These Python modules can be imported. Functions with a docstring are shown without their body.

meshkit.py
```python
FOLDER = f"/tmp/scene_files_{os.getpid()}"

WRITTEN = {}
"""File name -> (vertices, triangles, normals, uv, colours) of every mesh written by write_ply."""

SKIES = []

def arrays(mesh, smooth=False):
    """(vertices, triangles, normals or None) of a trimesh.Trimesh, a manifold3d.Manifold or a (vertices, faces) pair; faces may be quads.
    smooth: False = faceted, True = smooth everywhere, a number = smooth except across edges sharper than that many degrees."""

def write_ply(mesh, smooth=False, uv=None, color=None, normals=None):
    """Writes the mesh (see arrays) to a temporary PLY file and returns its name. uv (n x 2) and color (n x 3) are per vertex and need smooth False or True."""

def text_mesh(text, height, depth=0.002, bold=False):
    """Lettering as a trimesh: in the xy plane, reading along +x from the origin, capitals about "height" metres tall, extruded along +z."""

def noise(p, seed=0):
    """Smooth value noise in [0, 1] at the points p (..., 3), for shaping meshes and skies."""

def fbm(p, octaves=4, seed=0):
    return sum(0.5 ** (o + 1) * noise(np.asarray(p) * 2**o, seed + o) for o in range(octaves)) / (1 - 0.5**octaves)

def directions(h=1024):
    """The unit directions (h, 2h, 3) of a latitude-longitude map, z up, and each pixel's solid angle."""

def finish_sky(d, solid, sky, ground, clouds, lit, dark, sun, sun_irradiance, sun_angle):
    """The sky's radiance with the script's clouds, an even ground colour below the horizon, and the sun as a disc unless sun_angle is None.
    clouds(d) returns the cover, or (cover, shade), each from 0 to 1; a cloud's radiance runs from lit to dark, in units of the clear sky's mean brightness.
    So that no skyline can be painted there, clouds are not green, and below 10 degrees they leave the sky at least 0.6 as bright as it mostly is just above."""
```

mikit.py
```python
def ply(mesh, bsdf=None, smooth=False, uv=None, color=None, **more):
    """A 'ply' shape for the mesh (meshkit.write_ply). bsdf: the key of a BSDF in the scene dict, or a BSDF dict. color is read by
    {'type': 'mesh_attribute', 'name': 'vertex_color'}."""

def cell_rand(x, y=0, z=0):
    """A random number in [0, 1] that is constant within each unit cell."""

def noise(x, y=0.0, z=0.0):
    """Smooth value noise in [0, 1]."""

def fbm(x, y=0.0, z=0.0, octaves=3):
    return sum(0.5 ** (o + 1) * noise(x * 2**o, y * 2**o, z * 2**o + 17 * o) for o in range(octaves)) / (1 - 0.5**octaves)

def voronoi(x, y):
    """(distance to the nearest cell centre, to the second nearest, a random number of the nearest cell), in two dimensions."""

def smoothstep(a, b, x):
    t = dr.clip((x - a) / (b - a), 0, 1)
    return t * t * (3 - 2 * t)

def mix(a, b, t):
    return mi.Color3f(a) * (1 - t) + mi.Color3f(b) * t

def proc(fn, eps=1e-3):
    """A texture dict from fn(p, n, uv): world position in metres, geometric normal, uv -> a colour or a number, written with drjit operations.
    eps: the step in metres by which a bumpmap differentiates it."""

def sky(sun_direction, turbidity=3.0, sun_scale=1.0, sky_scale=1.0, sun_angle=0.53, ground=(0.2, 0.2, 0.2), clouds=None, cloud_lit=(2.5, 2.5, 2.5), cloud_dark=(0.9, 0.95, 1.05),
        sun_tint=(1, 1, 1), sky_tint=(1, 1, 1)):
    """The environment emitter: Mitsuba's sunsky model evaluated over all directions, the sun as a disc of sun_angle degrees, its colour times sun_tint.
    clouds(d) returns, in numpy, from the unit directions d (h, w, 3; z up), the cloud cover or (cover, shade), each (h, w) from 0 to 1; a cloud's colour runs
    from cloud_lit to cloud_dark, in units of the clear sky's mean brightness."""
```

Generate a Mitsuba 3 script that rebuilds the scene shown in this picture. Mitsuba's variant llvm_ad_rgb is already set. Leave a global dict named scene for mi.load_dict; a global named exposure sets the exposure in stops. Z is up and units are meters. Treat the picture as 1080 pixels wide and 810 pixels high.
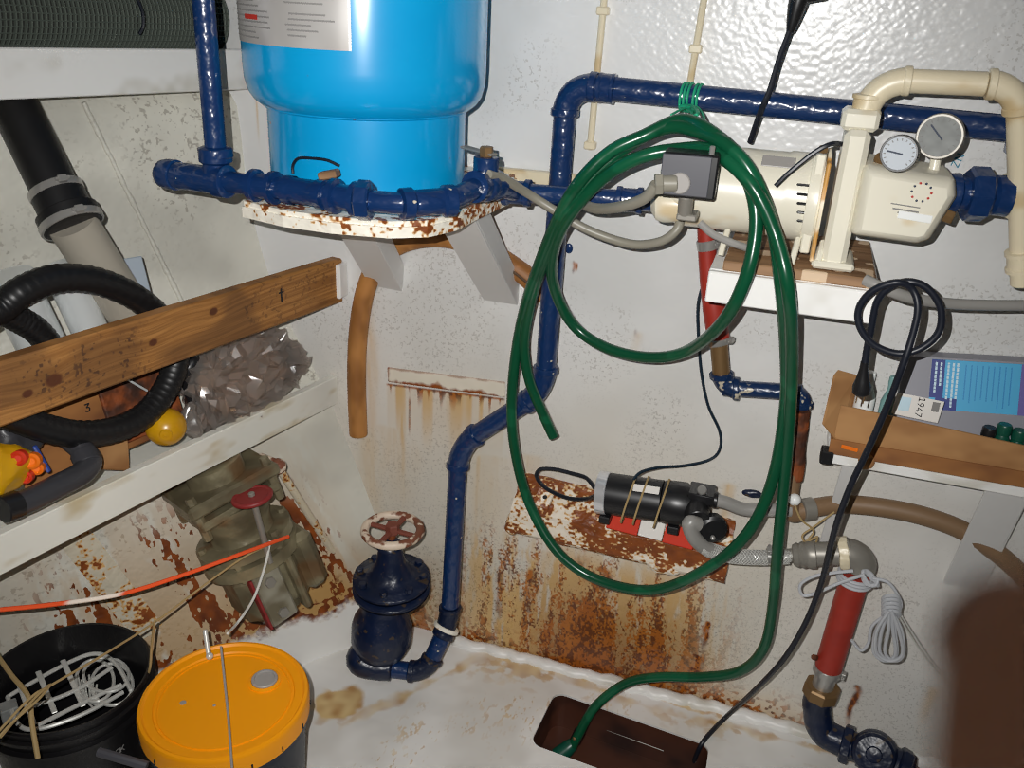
import math, random
import numpy as np, trimesh, manifold3d as m3, mitsuba as mi, drjit as dr, mikit
from shapely.geometry import Polygon, LineString, Point
from scipy.interpolate import PchipInterpolator
import meshkit
random.seed(3); rng = np.random.default_rng(3)
scene, labels = {}, {}
# ---------------------------------------------------------------- camera (eye 1.5 m up, looking down into the corner)
FOCAL = 935.0
def unit(v): v = np.asarray(v, float); return v / np.linalg.norm(v)
EYE = np.array([0, 0, 1.5])
RIGHT, UP, FWD = np.array([.951, .307, .044]), np.array([-.163, .376, .912]), np.array([-.264, .874, -.407])
FWD = unit(FWD); RIGHT = unit(RIGHT - FWD * (RIGHT @ FWD)); UP = unit(np.cross(RIGHT, FWD))
scene['camera'] = {'type': 'thinlens', 'fov': math.degrees(2 * math.atan(540 / FOCAL)), 'fov_axis': 'x', 'near_clip': .01, 'far_clip': 30.0,
    'aperture_radius': .0017, 'focus_distance': 1.65,
    'to_world': mi.ScalarTransform4f().look_at(origin=EYE.tolist(), target=(EYE + FWD).tolist(), up=UP.tolist())}
exposure = -0.12
# the camera's own flash, a hand's breadth up and left of the lens
FLASH = EYE - RIGHT * .045 + UP * .035
scene['flash_light'] = {'type': 'spot', 'intensity': {'type': 'rgb', 'value': [8.1, 8.0, 7.8]}, 'cutoff_angle': 50.0, 'beam_width': 24.0,
    'to_world': mi.ScalarTransform4f().look_at(origin=FLASH.tolist(), target=(FLASH + FWD - RIGHT * .01 + UP * .0).tolist(), up=UP.tolist())}
# ---------------------------------------------------------------- the place: back bulkhead y = WALL, floor z = 0, hull on the left
WALL = 1.672
def ray(px, py): return RIGHT * (px - 540) / FOCAL + UP * (405 - py) / FOCAL + FWD
def W(px, py, off=0.0):
    d = ray(px, py); return EYE + d * ((WALL - off) / d[1])
def F(px, py, z=0.0):
    d = ray(px, py); return EYE + d * ((z - EYE[2]) / d[2])
def WX(px, py): return float(W(px, py)[0])
def WZ(px, py): return float(W(px, py)[2])
D2 = unit([.191, .981, -.029])                       # the way the left shelves run, into the corner
SN = unit([D2[1], -D2[0], 0])                        # towards the room
S0 = W(355, 350)
def S(px, py, off=0.0):
    d = ray(px, py); return EYE + d * (((S0 + SN * off - EYE) @ SN) / (d @ SN))
_x0 = PchipInterpolator([0, .3, .6, .87, 1.07, 1.27, 1.36, 1.6, 2.2], [-.745, -.835, -.95, -1.085, -1.128, -1.14, -1.25, -1.33, -1.4])
_rt = PchipInterpolator([0, .3, .6, .9, 1.35, 2.2], [.83, .75, .62, .50, .42, .4])
def HX(y, z): return _x0(z) - _rt(z) * (WALL - y)
def HN(P):
    e = 1e-3; y, z = P[1], P[2]
    return unit([1, -(HX(y + e, z) - HX(y - e, z)) / (2 * e), -(HX(y, z + e) - HX(y, z - e)) / (2 * e)])
def H(px, py, off=0.0):
    d = ray(px, py); lo, hi = .3, 4.0
    for _ in range(50):
        t = (lo + hi) / 2; P = EYE + d * t
        g = (P[0] - HX(P[1], P[2])) / math.hypot(1, float(_rt(P[2]))) - off
        if g > 0: lo = t
        else: hi = t
    return EYE + d * lo
# ---------------------------------------------------------------- helpers
def key_for(name):
    if name not in scene and name not in labels: return name
    k = 1
    while f'{name}_{k:03d}' in scene or f'{name}_{k:03d}' in labels: k += 1
    return f'{name}_{k:03d}'
def thing(name, label, cat, group=None):
    k = key_for(name); labels[k] = {'label': label, 'category': cat}
    if group: labels[k]['group'] = group
    return k
def part(parent, name, mesh, mat, smooth=35, label=None, kind=None, **kw):
    k = key_for(parent + '__' + name); scene[k] = mikit.ply(mesh, mat + '_finish', smooth, **kw)
    if label or kind:
        labels[k] = {}
        if label: labels[k]['label'] = label
        if kind: labels[k]['kind'] = kind
    return k
def solo(name, mesh, mat, label, cat, group=None, smooth=35, **kw):
    k = thing(name, label, cat, group); scene[k] = mikit.ply(mesh, mat + '_finish', smooth, **kw); return k
def struct(name, mesh, mat, smooth=False, label=None):
    scene[name] = mikit.ply(mesh, mat + '_finish', smooth); labels[name] = {'kind': 'structure', 'label': label or name.replace('_', ' ')}; return name
def cat(*ms): return trimesh.util.concatenate([m for m in ms])
def A(*p): return np.array(p, float)
def spline(pts, n=8, closed=False):
    p = np.asarray(pts, float); k = len(p); out = []
    def g(i): return p[i % k] if closed else p[min(max(i, 0), k - 1)]
    for i in range(k if closed else k - 1):
        a, b, c, d = g(i - 1), g(i), g(i + 1), g(i + 2)
        for t in np.linspace(0, 1, n, endpoint=False):
            out.append(.5 * (2 * b + (c - a) * t + (2 * a - 5 * b + 4 * c - d) * t * t + (3 * b - a - 3 * c + d) * t ** 3))
    if not closed: out.append(p[-1])
    return np.array(out)
def tube(pts, r, seg=12, n=8, closed=False, sp=True, squash=1.0, side=None):
    """A tube along the points; r is a number or one radius per resampled point, squash flattens it."""
    p = spline(pts, n, closed) if sp else np.asarray(pts, float)
    k = len(p); r = np.full(k, r) if np.isscalar(r) else np.interp(np.linspace(0, 1, k), np.linspace(0, 1, len(r)), r)
    t = np.gradient(p, axis=0) if not closed else np.roll(p, -1, 0) - np.roll(p, 1, 0)
    t /= np.linalg.norm(t, axis=1, keepdims=True) + 1e-12
    u = np.cross(t[0], [0.1, .2, 1] if abs(t[0][2]) < .9 else [1, .1, .2]) if side is None else np.asarray(side, float)
    rings, an = [], np.arange(seg) * 2 * math.pi / seg
    for i in range(k):
        u = unit(u - t[i] * (u @ t[i])); w = np.cross(t[i], u)
        rings.append(p[i] + r[i] * (np.cos(an)[:, None] * u + squash * np.sin(an)[:, None] * w))
    v = np.vstack(rings); f = []
    for i in range(k if closed else k - 1):
        a, b = i * seg, ((i + 1) % k) * seg
        for j in range(seg):
            j2 = (j + 1) % seg; f += [[a + j, a + j2, b + j2], [a + j, b + j2, b + j]]
    if not closed:
        v = np.vstack([v, p[0], p[-1]]); c = k * seg
        for j in range(seg):
            j2 = (j + 1) % seg; f += [[c, j2, j], [c + 1, (k - 1) * seg + j, (k - 1) * seg + j2]]
    return trimesh.Trimesh(v, np.array(f), process=False)
def lathe(o, axis, prof, seg=28, start=None, caps=True):
    """prof: (radius, height) pairs along the axis from o."""
    z = unit(axis); x = unit(np.cross(z, [0.05, .1, 1] if abs(z[2]) < .9 else [1, .1, .05])) if start is None else unit(start - z * (np.asarray(start) @ z)); y = np.cross(z, x)
    an = np.arange(seg) * 2 * math.pi / seg; d = np.cos(an)[:, None] * x + np.sin(an)[:, None] * y
    prof = [(max(r, 1e-5), h) for r, h in prof]
    v = np.vstack([np.asarray(o) + d * r + z * h for r, h in prof]); f = []
    for i in range(len(prof) - 1):
        a, b = i * seg, (i + 1) * seg
        for j in range(seg):
            j2 = (j + 1) % seg; f += [[a + j, a + j2, b + j2], [a + j, b + j2, b + j]]
    m = trimesh.Trimesh(v, np.array(f), process=False)
    if not caps: return m
    n = len(v); v = np.vstack([v, np.asarray(o) + z * prof[0][1], np.asarray(o) + z * prof[-1][1]]); f = list(f); l = (len(prof) - 1) * seg
    for j in range(seg):
        j2 = (j + 1) % seg; f += [[n, j2, j], [n + 1, l + j, l + j2]]
    return trimesh.Trimesh(v, np.array(f), process=False)
def cyl(a, b, r, r2=None, seg=20, ch=.0015):
    a, b = A(*a), A(*b); L = np.linalg.norm(b - a); r2 = r if r2 is None else r2; c = min(ch, L / 3, r / 3)
    return lathe(a, b - a, [(r - c, 0), (r, c), (r2, L - c), (r2 - c, L)], seg)
def cbox(c, sx, sy, sz, X=(1, 0, 0), Z=(0, 0, 1), ch=.002):
    X, Z = unit(X), np.asarray(Z, float); Z = unit(Z - X * (Z @ X)); Y = np.cross(Z, X); h = A(sx, sy, sz) / 2; ch = min(ch, h.min() * .8); P = []
    for s in np.ndindex(2, 2, 2):
        q = (np.array(s) * 2 - 1)
        for k in range(3):
            e = h - ch; e[k] = h[k]; P.append(q * e)
    m = trimesh.Trimesh(P).convex_hull; m.vertices = np.asarray(c) + m.vertices @ np.stack([X, Y, Z]); return m
def beam(a, b, w, h, up=(0, 0, 1), ch=.002):
    """A bar of section w (sideways) x h (along up) from a to b."""
    a, b = A(*a), A(*b); return cbox((a + b) / 2, np.linalg.norm(b - a), w, h, b - a, up, ch)
def ext(poly, o, u, v, th):
    m = trimesh.creation.extrude_polygon(poly, th, engine='earcut'); u = unit(u); v = unit(np.asarray(v, float) - u * (u @ np.asarray(v))); w = np.cross(u, v)
    m.vertices = np.asarray(o) + m.vertices @ np.stack([u, v, w]); return m
def hull(pts):
    return trimesh.Trimesh(np.asarray(pts)).convex_hull
def rough(m, amp, sc, seed=0, sub=0):
    for _ in range(sub): m = m.subdivide()
    m = trimesh.Trimesh(m.vertices, m.faces, process=True); n = m.vertex_normals
    m.vertices = m.vertices + n * ((meshkit.fbm(m.vertices * sc, 3, seed) - .5) * 2 * amp)[:, None]; return m
def ball(c, r, sub=2, sq=(1, 1, 1)):
    m = trimesh.creation.icosphere(sub, r); m.vertices = m.vertices * sq + np.asarray(c); return m
def elbow_mesh(a, p, b, r, k=2.4, bead=1.28):
    """Pipe elbow at p between the directions of a and b, with raised end beads."""
    da, db = unit(a - p), unit(b - p); A0, B0 = p + da * r * k, p + db * r * k; q = []
    for t in np.linspace(0, 1, 9): q.append((1 - t) ** 2 * A0 + 2 * t * (1 - t) * (p + (da + db) * r * .25) + t * t * B0)
    m = tube(q, r * 1.14, 18, sp=False)
    return cat(m, cyl(A0 - da * r * .3, A0 + da * r * .35, r * bead, seg=18), cyl(B0 - db * r * .3, B0 + db * r * .35, r * bead, seg=18))
def coupling(a, d, r, L, bead=1.3):
    d = unit(d); return lathe(a - d * L / 2, d, [(r, 0), (r * bead, .001), (r * bead, L * .2), (r * 1.2, L * .24), (r * 1.2, L * .76), (r * bead, L * .8), (r * bead, L - .001), (r, L)], 20)
def hexnut(a, d, r, L, n=6):
    return lathe(a, d, [(r * .9, 0), (r, L * .12), (r, L * .88), (r * .9, L)], n)
def clamp(a, d, r, w=.012):
    d = unit(d); s = unit(np.cross(d, [.2, .9, .3])); 
    return cat(cyl(a - d * w / 2, a + d * w / 2, r, seg=20, ch=.001), cbox(a + s * (r + .003), .014, .008, w * .9, np.cross(d, s), d, .001), cyl(a + s * (r + .004) - np.cross(d, s) * .012, a + s * (r + .004) + np.cross(d, s) * .012, .0028, seg=8))
# ---------------------------------------------------------------- materials
def C(r, g, b):                                      # sRGB 0-255 -> linear
    f = lambda v: ((v / 255 + .055) / 1.055) ** 2.4 if v > 10 else v / 255 / 12.92
    return [f(r), f(g), f(b)]
def mat(name, col, rough_=.5, metal=0.0, bump=None, bscale=.001, eps=1e-3, **kw):
    b = {'type': 'principled', 'base_color': {'type': 'rgb', 'value': col} if not callable(col) else mikit.proc(col), 'roughness': rough_, 'metallic': metal, **kw}
    if bump: b = {'type': 'bumpmap', 'arbitrary': mikit.proc(bump, eps), 'scale': bscale, 'bsdf': b}
    scene[name + '_finish'] = {'type': 'twosided', 'bsdf': b}; return name
fbm, noise, sst, mix = mikit.fbm, mikit.noise, mikit.smoothstep, mikit.mix
RUST, RUST2, OCHRE = C(150, 78, 22), C(92, 44, 18), C(196, 150, 84)
# stains of the bulkhead: x, z top, z bottom, half width, strength, colour (0 ochre, 1 rust)
ST = []
def stain(px, py0, py1, w, s, c): ST.append((WX(px, py0), WZ(px, py0), WZ(px, py1), w, s, c))
for a in [(424, 405, 560, .009, .8, 0), (432, 405, 520, .004, .6, 1), (482, 415, 540, .010, .45, 0), (478, 415, 500, .02, .3, 0), (508, 415, 470, .006, .6, 0), (388, 290, 640, .016, .5, 0), (388, 460, 640, .03, .35, 0),
          (415, 450, 560, .05, .3, 0), (520, 480, 640, .05, .25, 0), (505, 480, 600, .006, .5, 0), (562, 480, 520, .03, .35, 0), (748, 655, 705, .010, 1, 1), (738, 690, 740, .022, 1, 1), (905, 722, 790, .011, .9, 1), (985, 725, 775, .010, .5, 0), (770, 510, 600, .010, .6, 0),
          (606, 275, 284, .007, .9, 1), (672, 346, 356, .007, .6, 1), (672, 350, 380, .01, .25, 0), (560, 600, 690, .012, .8, 1), (528, 600, 690, .012, .7, 1), (617, 560, 700, .016, .6, 1), (640, 600, 720, .02, .7, 1), (575, 580, 700, .02, .5, 0), (270, 105, 150, .003, .6, 0), (740, 600, 660, .008, .5, 0), (872, 735, 770, .012, .6, 1)]: stain(*a)
XL, XR, ZR = WX(480, 650), WX(790, 700), .37
BAR_X0, BAR_X1, BAR_Z = WX(408, 405), WX(532, 421), WZ(408, 405)
BAR_M = (WZ(532, 421) - BAR_Z) / (BAR_X1 - BAR_X0)
def speck(x, z, sc, seed): return sst(.60, .78, .55 * noise(x * sc, z * sc, seed) + .45 * noise(x * sc * 2.3, z * sc * 2.3, seed + 3))
def wall_col(p, n, uv):
    x, z = p.x, p.z
    base = mix(C(216, 216, 215), C(203, 203, 201), sst(.3, .75, fbm(x * 5, z * 5, 2.0)))
    base = mix(base, C(205, 194, 172), .8 * sst(1.0, .35, z) * sst(.9, -.2, x) * (.5 + .5 * fbm(x * 7, z * 3, 9.0)))
    base = mix(base, C(128, 120, 108), .34 * speck(x, z, 190, 1.0) * sst(.52, .70, fbm(x * 6, z * 6, 4.0)))
    base = mix(base, C(104, 96, 84), .3 * speck(x, z, 260, 7.0) * sst(1.0, .1, z) * sst(.3, .6, fbm(x * 9, z * 9, 2.0)))
    base = mix(base, C(150, 140, 120), .7 * sst(.40, .05, z) * sst(-.9, -.75, x) * sst(.12, -.15, x) * (.35 + .65 * fbm(x * 30, z * 6, 12.0)))
    base = mix(base, C(70, 56, 40), .7 * speck(x, z, 170, 9.0) * sst(.36, .1, z) * sst(.15, -.1, x))
    st, rs = mi.Float(0), mi.Float(0); wob = (noise(x * 40, z * 16, 3.0) - .5)
    for (xs, zt, zb, w, s, c) in ST:
        m = s * dr.exp(-dr.square((x - xs + wob * w * .9) / w)) * sst(zb - .02, zt - .01, z) * sst(zt + .006, zt - .008, z) * (.65 + .5 * noise(x * 200, z * 26, 5.0))
        if c: rs = dr.maximum(rs, sst(.12, .75, m * (.35 + 1.0 * noise(x * 110, z * 60, 8.0))))
        else: st = dr.maximum(st, m)
    bd = BAR_Z + (x - BAR_X0) * BAR_M - z; inb = sst(BAR_X0 - .004, BAR_X0 + .004, x) * sst(BAR_X1 + .004, BAR_X1 - .004, x)
    st = dr.maximum(st, inb * sst(-.002, .004, bd) * sst(.20, .0, bd) * (.25 + .6 * sst(.45, .8, noise(x * 75, z * 3, 2.0))))
    rs = dr.maximum(rs, inb * sst(-.004, .001, bd) * sst(.006 + .05 * sst(.45, .85, noise(x * 130, 1.0, 6.0)), .0, bd) * .95)
    # the wide rust apron under the pump ledge
    side = sst(XL - .10, XL + .12, x) * sst(XR + .02, XR - .2, x); low = sst(.36, .02, z)
    core = sst(-.50, -.34, x) * sst(.02, -.12, x)
    streak = .6 * fbm(x * 46, z * 4, 6.0) + .4 * fbm(x * 120, z * 30, 3.0)
    m1 = side * sst(ZR + .02, ZR - .10, z) * sst(.34, .62, streak + .22 * low - .08 + .10 * core)
    m2 = side * sst(.40, .30, z) * sst(.53, .66, .5 * fbm(x * 38 + 4, z * 3.5, 8.0) + .28 * fbm(x * 110, z * 40, 2.0) + .22 * noise(x * 300, z * 220, 4.0) + .20 * low * core + .07 * low - .06)
    edge = sst(.10, .0, z + .05 * (fbm(x * 14, z * 8, 11.0) - .5)) * sst(.36, .1, x)
    lft = sst(-.62, -.72, x) * sst(.26, .03, z)
    st = dr.maximum(dr.maximum(st, .9 * m1), dr.maximum(.5 * edge, .9 * lft * (.4 + .6 * fbm(x * 20, z * 8, 2.0))))
    rs = dr.maximum(dr.maximum(rs, .92 * m2), dr.maximum(edge * sst(.48, .6, .5 * fbm(x * 40, z * 30, 5.0) + .5 * noise(x * 130, z * 130, 2.0)), .8 * lft * sst(.48, .6, .5 * fbm(x * 30, z * 20, 3.0) + .5 * noise(x * 110, z * 110, 4.0))))
    col = mix(base, mix(C(198, 160, 98), C(150, 106, 56), low * core), dr.clip(st, 0, 1))
    return mix(col, mix(mix(RUST, C(168, 98, 30), noise(x * 24, z * 10, 5.0)), RUST2, sst(.4, .65, .6 * fbm(x * 80, z * 50, 1.0) + .4 * noise(x * 260, z * 200, 2.0))), dr.clip(rs, 0, 1))
def wall_bump(p, n, uv): return .5 * fbm(p.x * 60, p.y * 60, p.z * 60) + .3 * noise(p.x * 150, p.y * 150, p.z * 150) + .35 * noise(p.x * 16, p.y * 16, p.z * 16)
mat('bulkhead_paint', wall_col, .27, bump=wall_bump, bscale=.0017, specular=.42)
def hull_col(p, n, uv):
    y, z = p.y, p.z
    base = mix(C(208, 206, 195), C(186, 184, 174), sst(.3, .7, fbm(y * 6, z * 6, 2.0)))
    base = mix(base, C(118, 110, 96), .5 * speck(y, z, 130, 1.0) * sst(.4, .66, fbm(y * 6, z * 6, 4.0)))
    low = sst(.66, .12, z) * sst(1.66, 1.5, y) * sst(.95, 1.2, y)
    s = .65 * fbm(y * 30 + 5 * z, z * 4, 6.0) + .35 * fbm(y * 90, z * 30, 1.0)
    o = low * sst(.40, .58, s + .06) + sst(.32, .1, z) * .8 * sst(1.3, 1.5, y)
    r = low * sst(.552, .578, .6 * fbm(y * 40 + 9 * z, z * 3, 9.0) + .4 * fbm(y * 110, z * 50, 5.0)) + sst(.25, .08, z) * sst(.5, .62, .6 * fbm(y * 30, z * 20, 2.0) + .4 * noise(y * 120, z * 120, 1.0)) * sst(1.2, 1.45, y)
    col = mix(base, C(176, 138, 84), dr.clip(.75 * o, 0, 1)); col = mix(col, mix(C(140, 70, 20), RUST2, noise(y * 80, z * 50, 1.0)), sst(.15, .5, r))
    return mix(col, C(225, 224, 220), sst(.125, .095, z + .06 * (.6 * fbm(y * 30, z * 30, 3.0) + .4 * fbm(y * 110, z * 110, 6.0) - .5)))
mat('hull_paint', hull_col, .45, bump=wall_bump, bscale=.003)
FL = [F(*q)[:2] for q in ((330, 745), (360, 765), (420, 738), (470, 712), (500, 695), (540, 690))]
FL2 = [F(*q)[:2] for q in ((540, 690), (640, 730), (700, 752), (790, 770), (900, 800))]
def seg_d(x, y, a, b):
    dx, dy = float(b[0] - a[0]), float(b[1] - a[1]); t = dr.clip(((x - float(a[0])) * dx + (y - float(a[1])) * dy) / (dx * dx + dy * dy), 0, 1)
    return dr.sqrt(dr.square(x - float(a[0]) - t * dx) + dr.square(y - float(a[1]) - t * dy))
PATCH = F(355, 745)
def floor_col(p, n, uv):
    x, y = p.x, p.y
    base = mix(C(228, 227, 224), C(212, 210, 205), sst(.35, .7, fbm(x * 7, y * 7, 1.0)))
    d = mi.Float(9)
    for L in (FL, FL2):
        for a, b in zip(L[:-1], L[1:]): d = dr.minimum(d, seg_d(x, y, a, b))
    wob = fbm(x * 22, y * 22, 4.0); t = sst(.022, .003, d + .05 * (wob - .45)) * (.3 + .7 * noise(x * 35, y * 35, 3.0))
    pt = sst(.080, .055, dr.sqrt(dr.square((x - float(PATCH[0])) * 1.5) + dr.square(y - float(PATCH[1]))) + .09 * (wob - .5))
    sp = speck(x * 1.0, y * .5, 120, 2.0) * sst(.58, .7, fbm(x * 5, y * 5, 8.0)) * .6
    nr = sst(WALL - .15, WALL - .03, y) * sst(.54, .66, .6 * fbm(x * 12, y * 34, 5.0) + .4 * fbm(x * 50, y * 50, 1.0)) * .8
    return mix(base, mix(C(214, 186, 130), C(176, 130, 70), noise(x * 50, y * 50, 6.0)), dr.clip(dr.maximum(dr.maximum(.9 * t, .95 * pt), dr.maximum(sp, nr)), 0, 1))
mat('deck_paint', floor_col, .38, bump=lambda p, n, uv: fbm(p.x * 22, p.y * 22, 1.0), bscale=.004)
mat('grey_paint', C(182, 180, 174), .6)
def chips(base, chip, thr, sc=70.0, alt=None):
    def fn(p, n, uv):
        c = mix(base, alt or base, fbm(p.x * 18, p.y * 18, p.z * 18))
        return mix(c, chip, sst(thr, thr + .05, fbm(p.x * sc, p.y * sc, p.z * sc)))
    return fn
lump = lambda p, n, uv: fbm(p.x * 60, p.y * 60, p.z * 60)
mat('blue_pipe_paint', chips(C(9, 38, 82), C(190, 180, 160), .80, 80., C(7, 44, 88)), .2, bump=lump, bscale=.0032, specular=.6, clearcoat=.8, clearcoat_gloss=.9)
mat('chipped_blue', chips(C(14, 42, 82), C(176, 168, 150), .66, 60., C(12, 34, 62)), .3, bump=lump, bscale=.003, specular=.5)
mat('old_blue_paint', chips(C(13, 28, 60), C(66, 54, 44), .67, 70., C(12, 22, 40)), .34, bump=lump, bscale=.0025)
mat('tank_paint', chips(C(0, 150, 205), C(90, 70, 90), .84, 46., C(0, 142, 200)), .16, specular=.6, clearcoat=.8, clearcoat_gloss=.92)
def rusty(o, r, base=C(226, 221, 208)):
    def fn(p, n, uv):
        f = .45 * fbm(p.x * 20, p.y * 20, p.z * 20 + 3) + .35 * fbm(p.x * 70, p.y * 70, p.z * 40) + .2 * noise(p.x * 190, p.y * 190, p.z * 190)
        c = mix(base, C(196, 146, 74), .85 * sst(o, o + .05, f))
        return mix(c, mix(RUST, RUST2, fbm(p.x * 50, p.y * 50, p.z * 50)), sst(r, r + .035, f))
    return fn
mat('rusty_white', rusty(.50, .532), .45, bump=lump, bscale=.004); mat('flaking_ledge', rusty(.42, .465, C(222, 212, 196)), .45, bump=lump, bscale=.006)
mat('frame_rust', rusty(.49, .545, C(196, 188, 168)), .5, bump=lump, bscale=.004); mat('lever_paint', rusty(.54, .60, C(206, 194, 170)), .5)
mat('brown_rust', lambda p, n, uv: mix(mix(C(74, 38, 20), C(132, 66, 26), sst(.35, .7, fbm(p.x * 40, p.y * 40, p.z * 40))), C(52, 32, 24), sst(.5, .7, fbm(p.x * 25, p.y * 25, p.z * 25))), .75, bump=lump, bscale=.006)
mat('white_paint', lambda p, n, uv: mix(C(226, 225, 222), C(200, 196, 186), sst(.5, .75, fbm(p.x * 14, p.y * 14, p.z * 14))), .4)
mat('shelf_paint', lambda p, n, uv: mix(C(216, 215, 206), C(186, 172, 140), sst(.55, .8, fbm(p.x * 10, p.y * 10, p.z * 22))), .45)
mat('strut_paint', C(200, 199, 197), .4)
def bar_col(p, n, uv):
    q = p.z - BAR_Z - (p.x - BAR_X0) * BAR_M - .004
    f = fbm(p.x * 40, p.z * 30, 2.0)
    r = sst(.014, .005, q + .026 * (f - .5)) + .8 * sst(.012, .003, p.x - BAR_X0 + .01 * (f - .5)) + .6 * sst(.034, .039, q + .01 * (f - .5))
    return mix(C(214, 206, 190), mix(RUST, RUST2, f), dr.clip(r, 0, 1))
mat('rust_edged_paint', bar_col, .5, bump=lump, bscale=.002)
KN = [S(*q) for q in ((43, 396), (148, 357), (212, 325), (15, 410))]
def plank_col(p, n, uv):
    s = p.x * float(D2[0]) + p.y * float(D2[1]); z = p.z; w = mi.Float(0); k = mi.Float(0)
    for i, q in enumerate(KN):
        sk = float(q[0] * D2[0] + q[1] * D2[1]); d = dr.sqrt(dr.square((s - sk) * .7) + dr.square(z - float(q[2]))); r = (.013, .008, .009, .008)[i]
        w += dr.exp(-dr.square(d / .04)); k = dr.maximum(k, sst(r, r * .55, d))
    z2 = z + .009 * w - .0296 * 0; g = fbm(s * 5.0, z2 * 260, 4.0 + p.x * 20); g2 = noise(s * 20, z2 * 520, 1.0)
    c = mix(C(166, 116, 62), C(136, 90, 44), sst(.3, .75, g)); c = mix(c, C(104, 66, 32), .35 * sst(.5, .9, g2))
    c = mix(c, C(84, 56, 34), .55 * sst(.5, .7, fbm(s * 7, z * 14, 9.0)) + .5 * speck(s, z, 120, 5.0) * sst(.45, .6, fbm(s * 9, z * 12, 1.0)))
    return mix(c, C(72, 34, 18), k * .9)
mat('plank_wood', plank_col, .55, bump=lambda p, n, uv: fbm((p.x * D2[0] + p.y * D2[1]) * 4, p.z * 160, 1.0), bscale=.002)
def ply_col(p, n, uv): return mix(mix(C(146, 112, 80), C(100, 72, 48), sst(.3, .7, fbm(p.x * 5, p.y * 60, p.z * 60))), C(215, 190, 160), sst(.72, .78, noise(p.x * 45, p.y * 45, 1.0)) * .8)
mat('worn_board', ply_col, .6)
mat('cardboard', lambda p, n, uv: mix(C(172, 128, 82), C(140, 96, 56), sst(.3, .75, fbm(p.x * 12, p.y * 12, p.z * 20))), .8)
mat('dark_cardboard', lambda p, n, uv: mix(C(150, 100, 52), C(110, 66, 34), sst(.3, .75, fbm(p.x * 12, p.y * 12, p.z * 20))), .8)
mat('green_hose_rubber', chips(C(12, 74, 48), C(16, 82, 54), .6, 14., C(9, 66, 42)), .24, specular=.5)
mat('green_twine', C(20, 150, 110), .6); mat('dark_green', C(14, 74, 58), .35)
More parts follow.
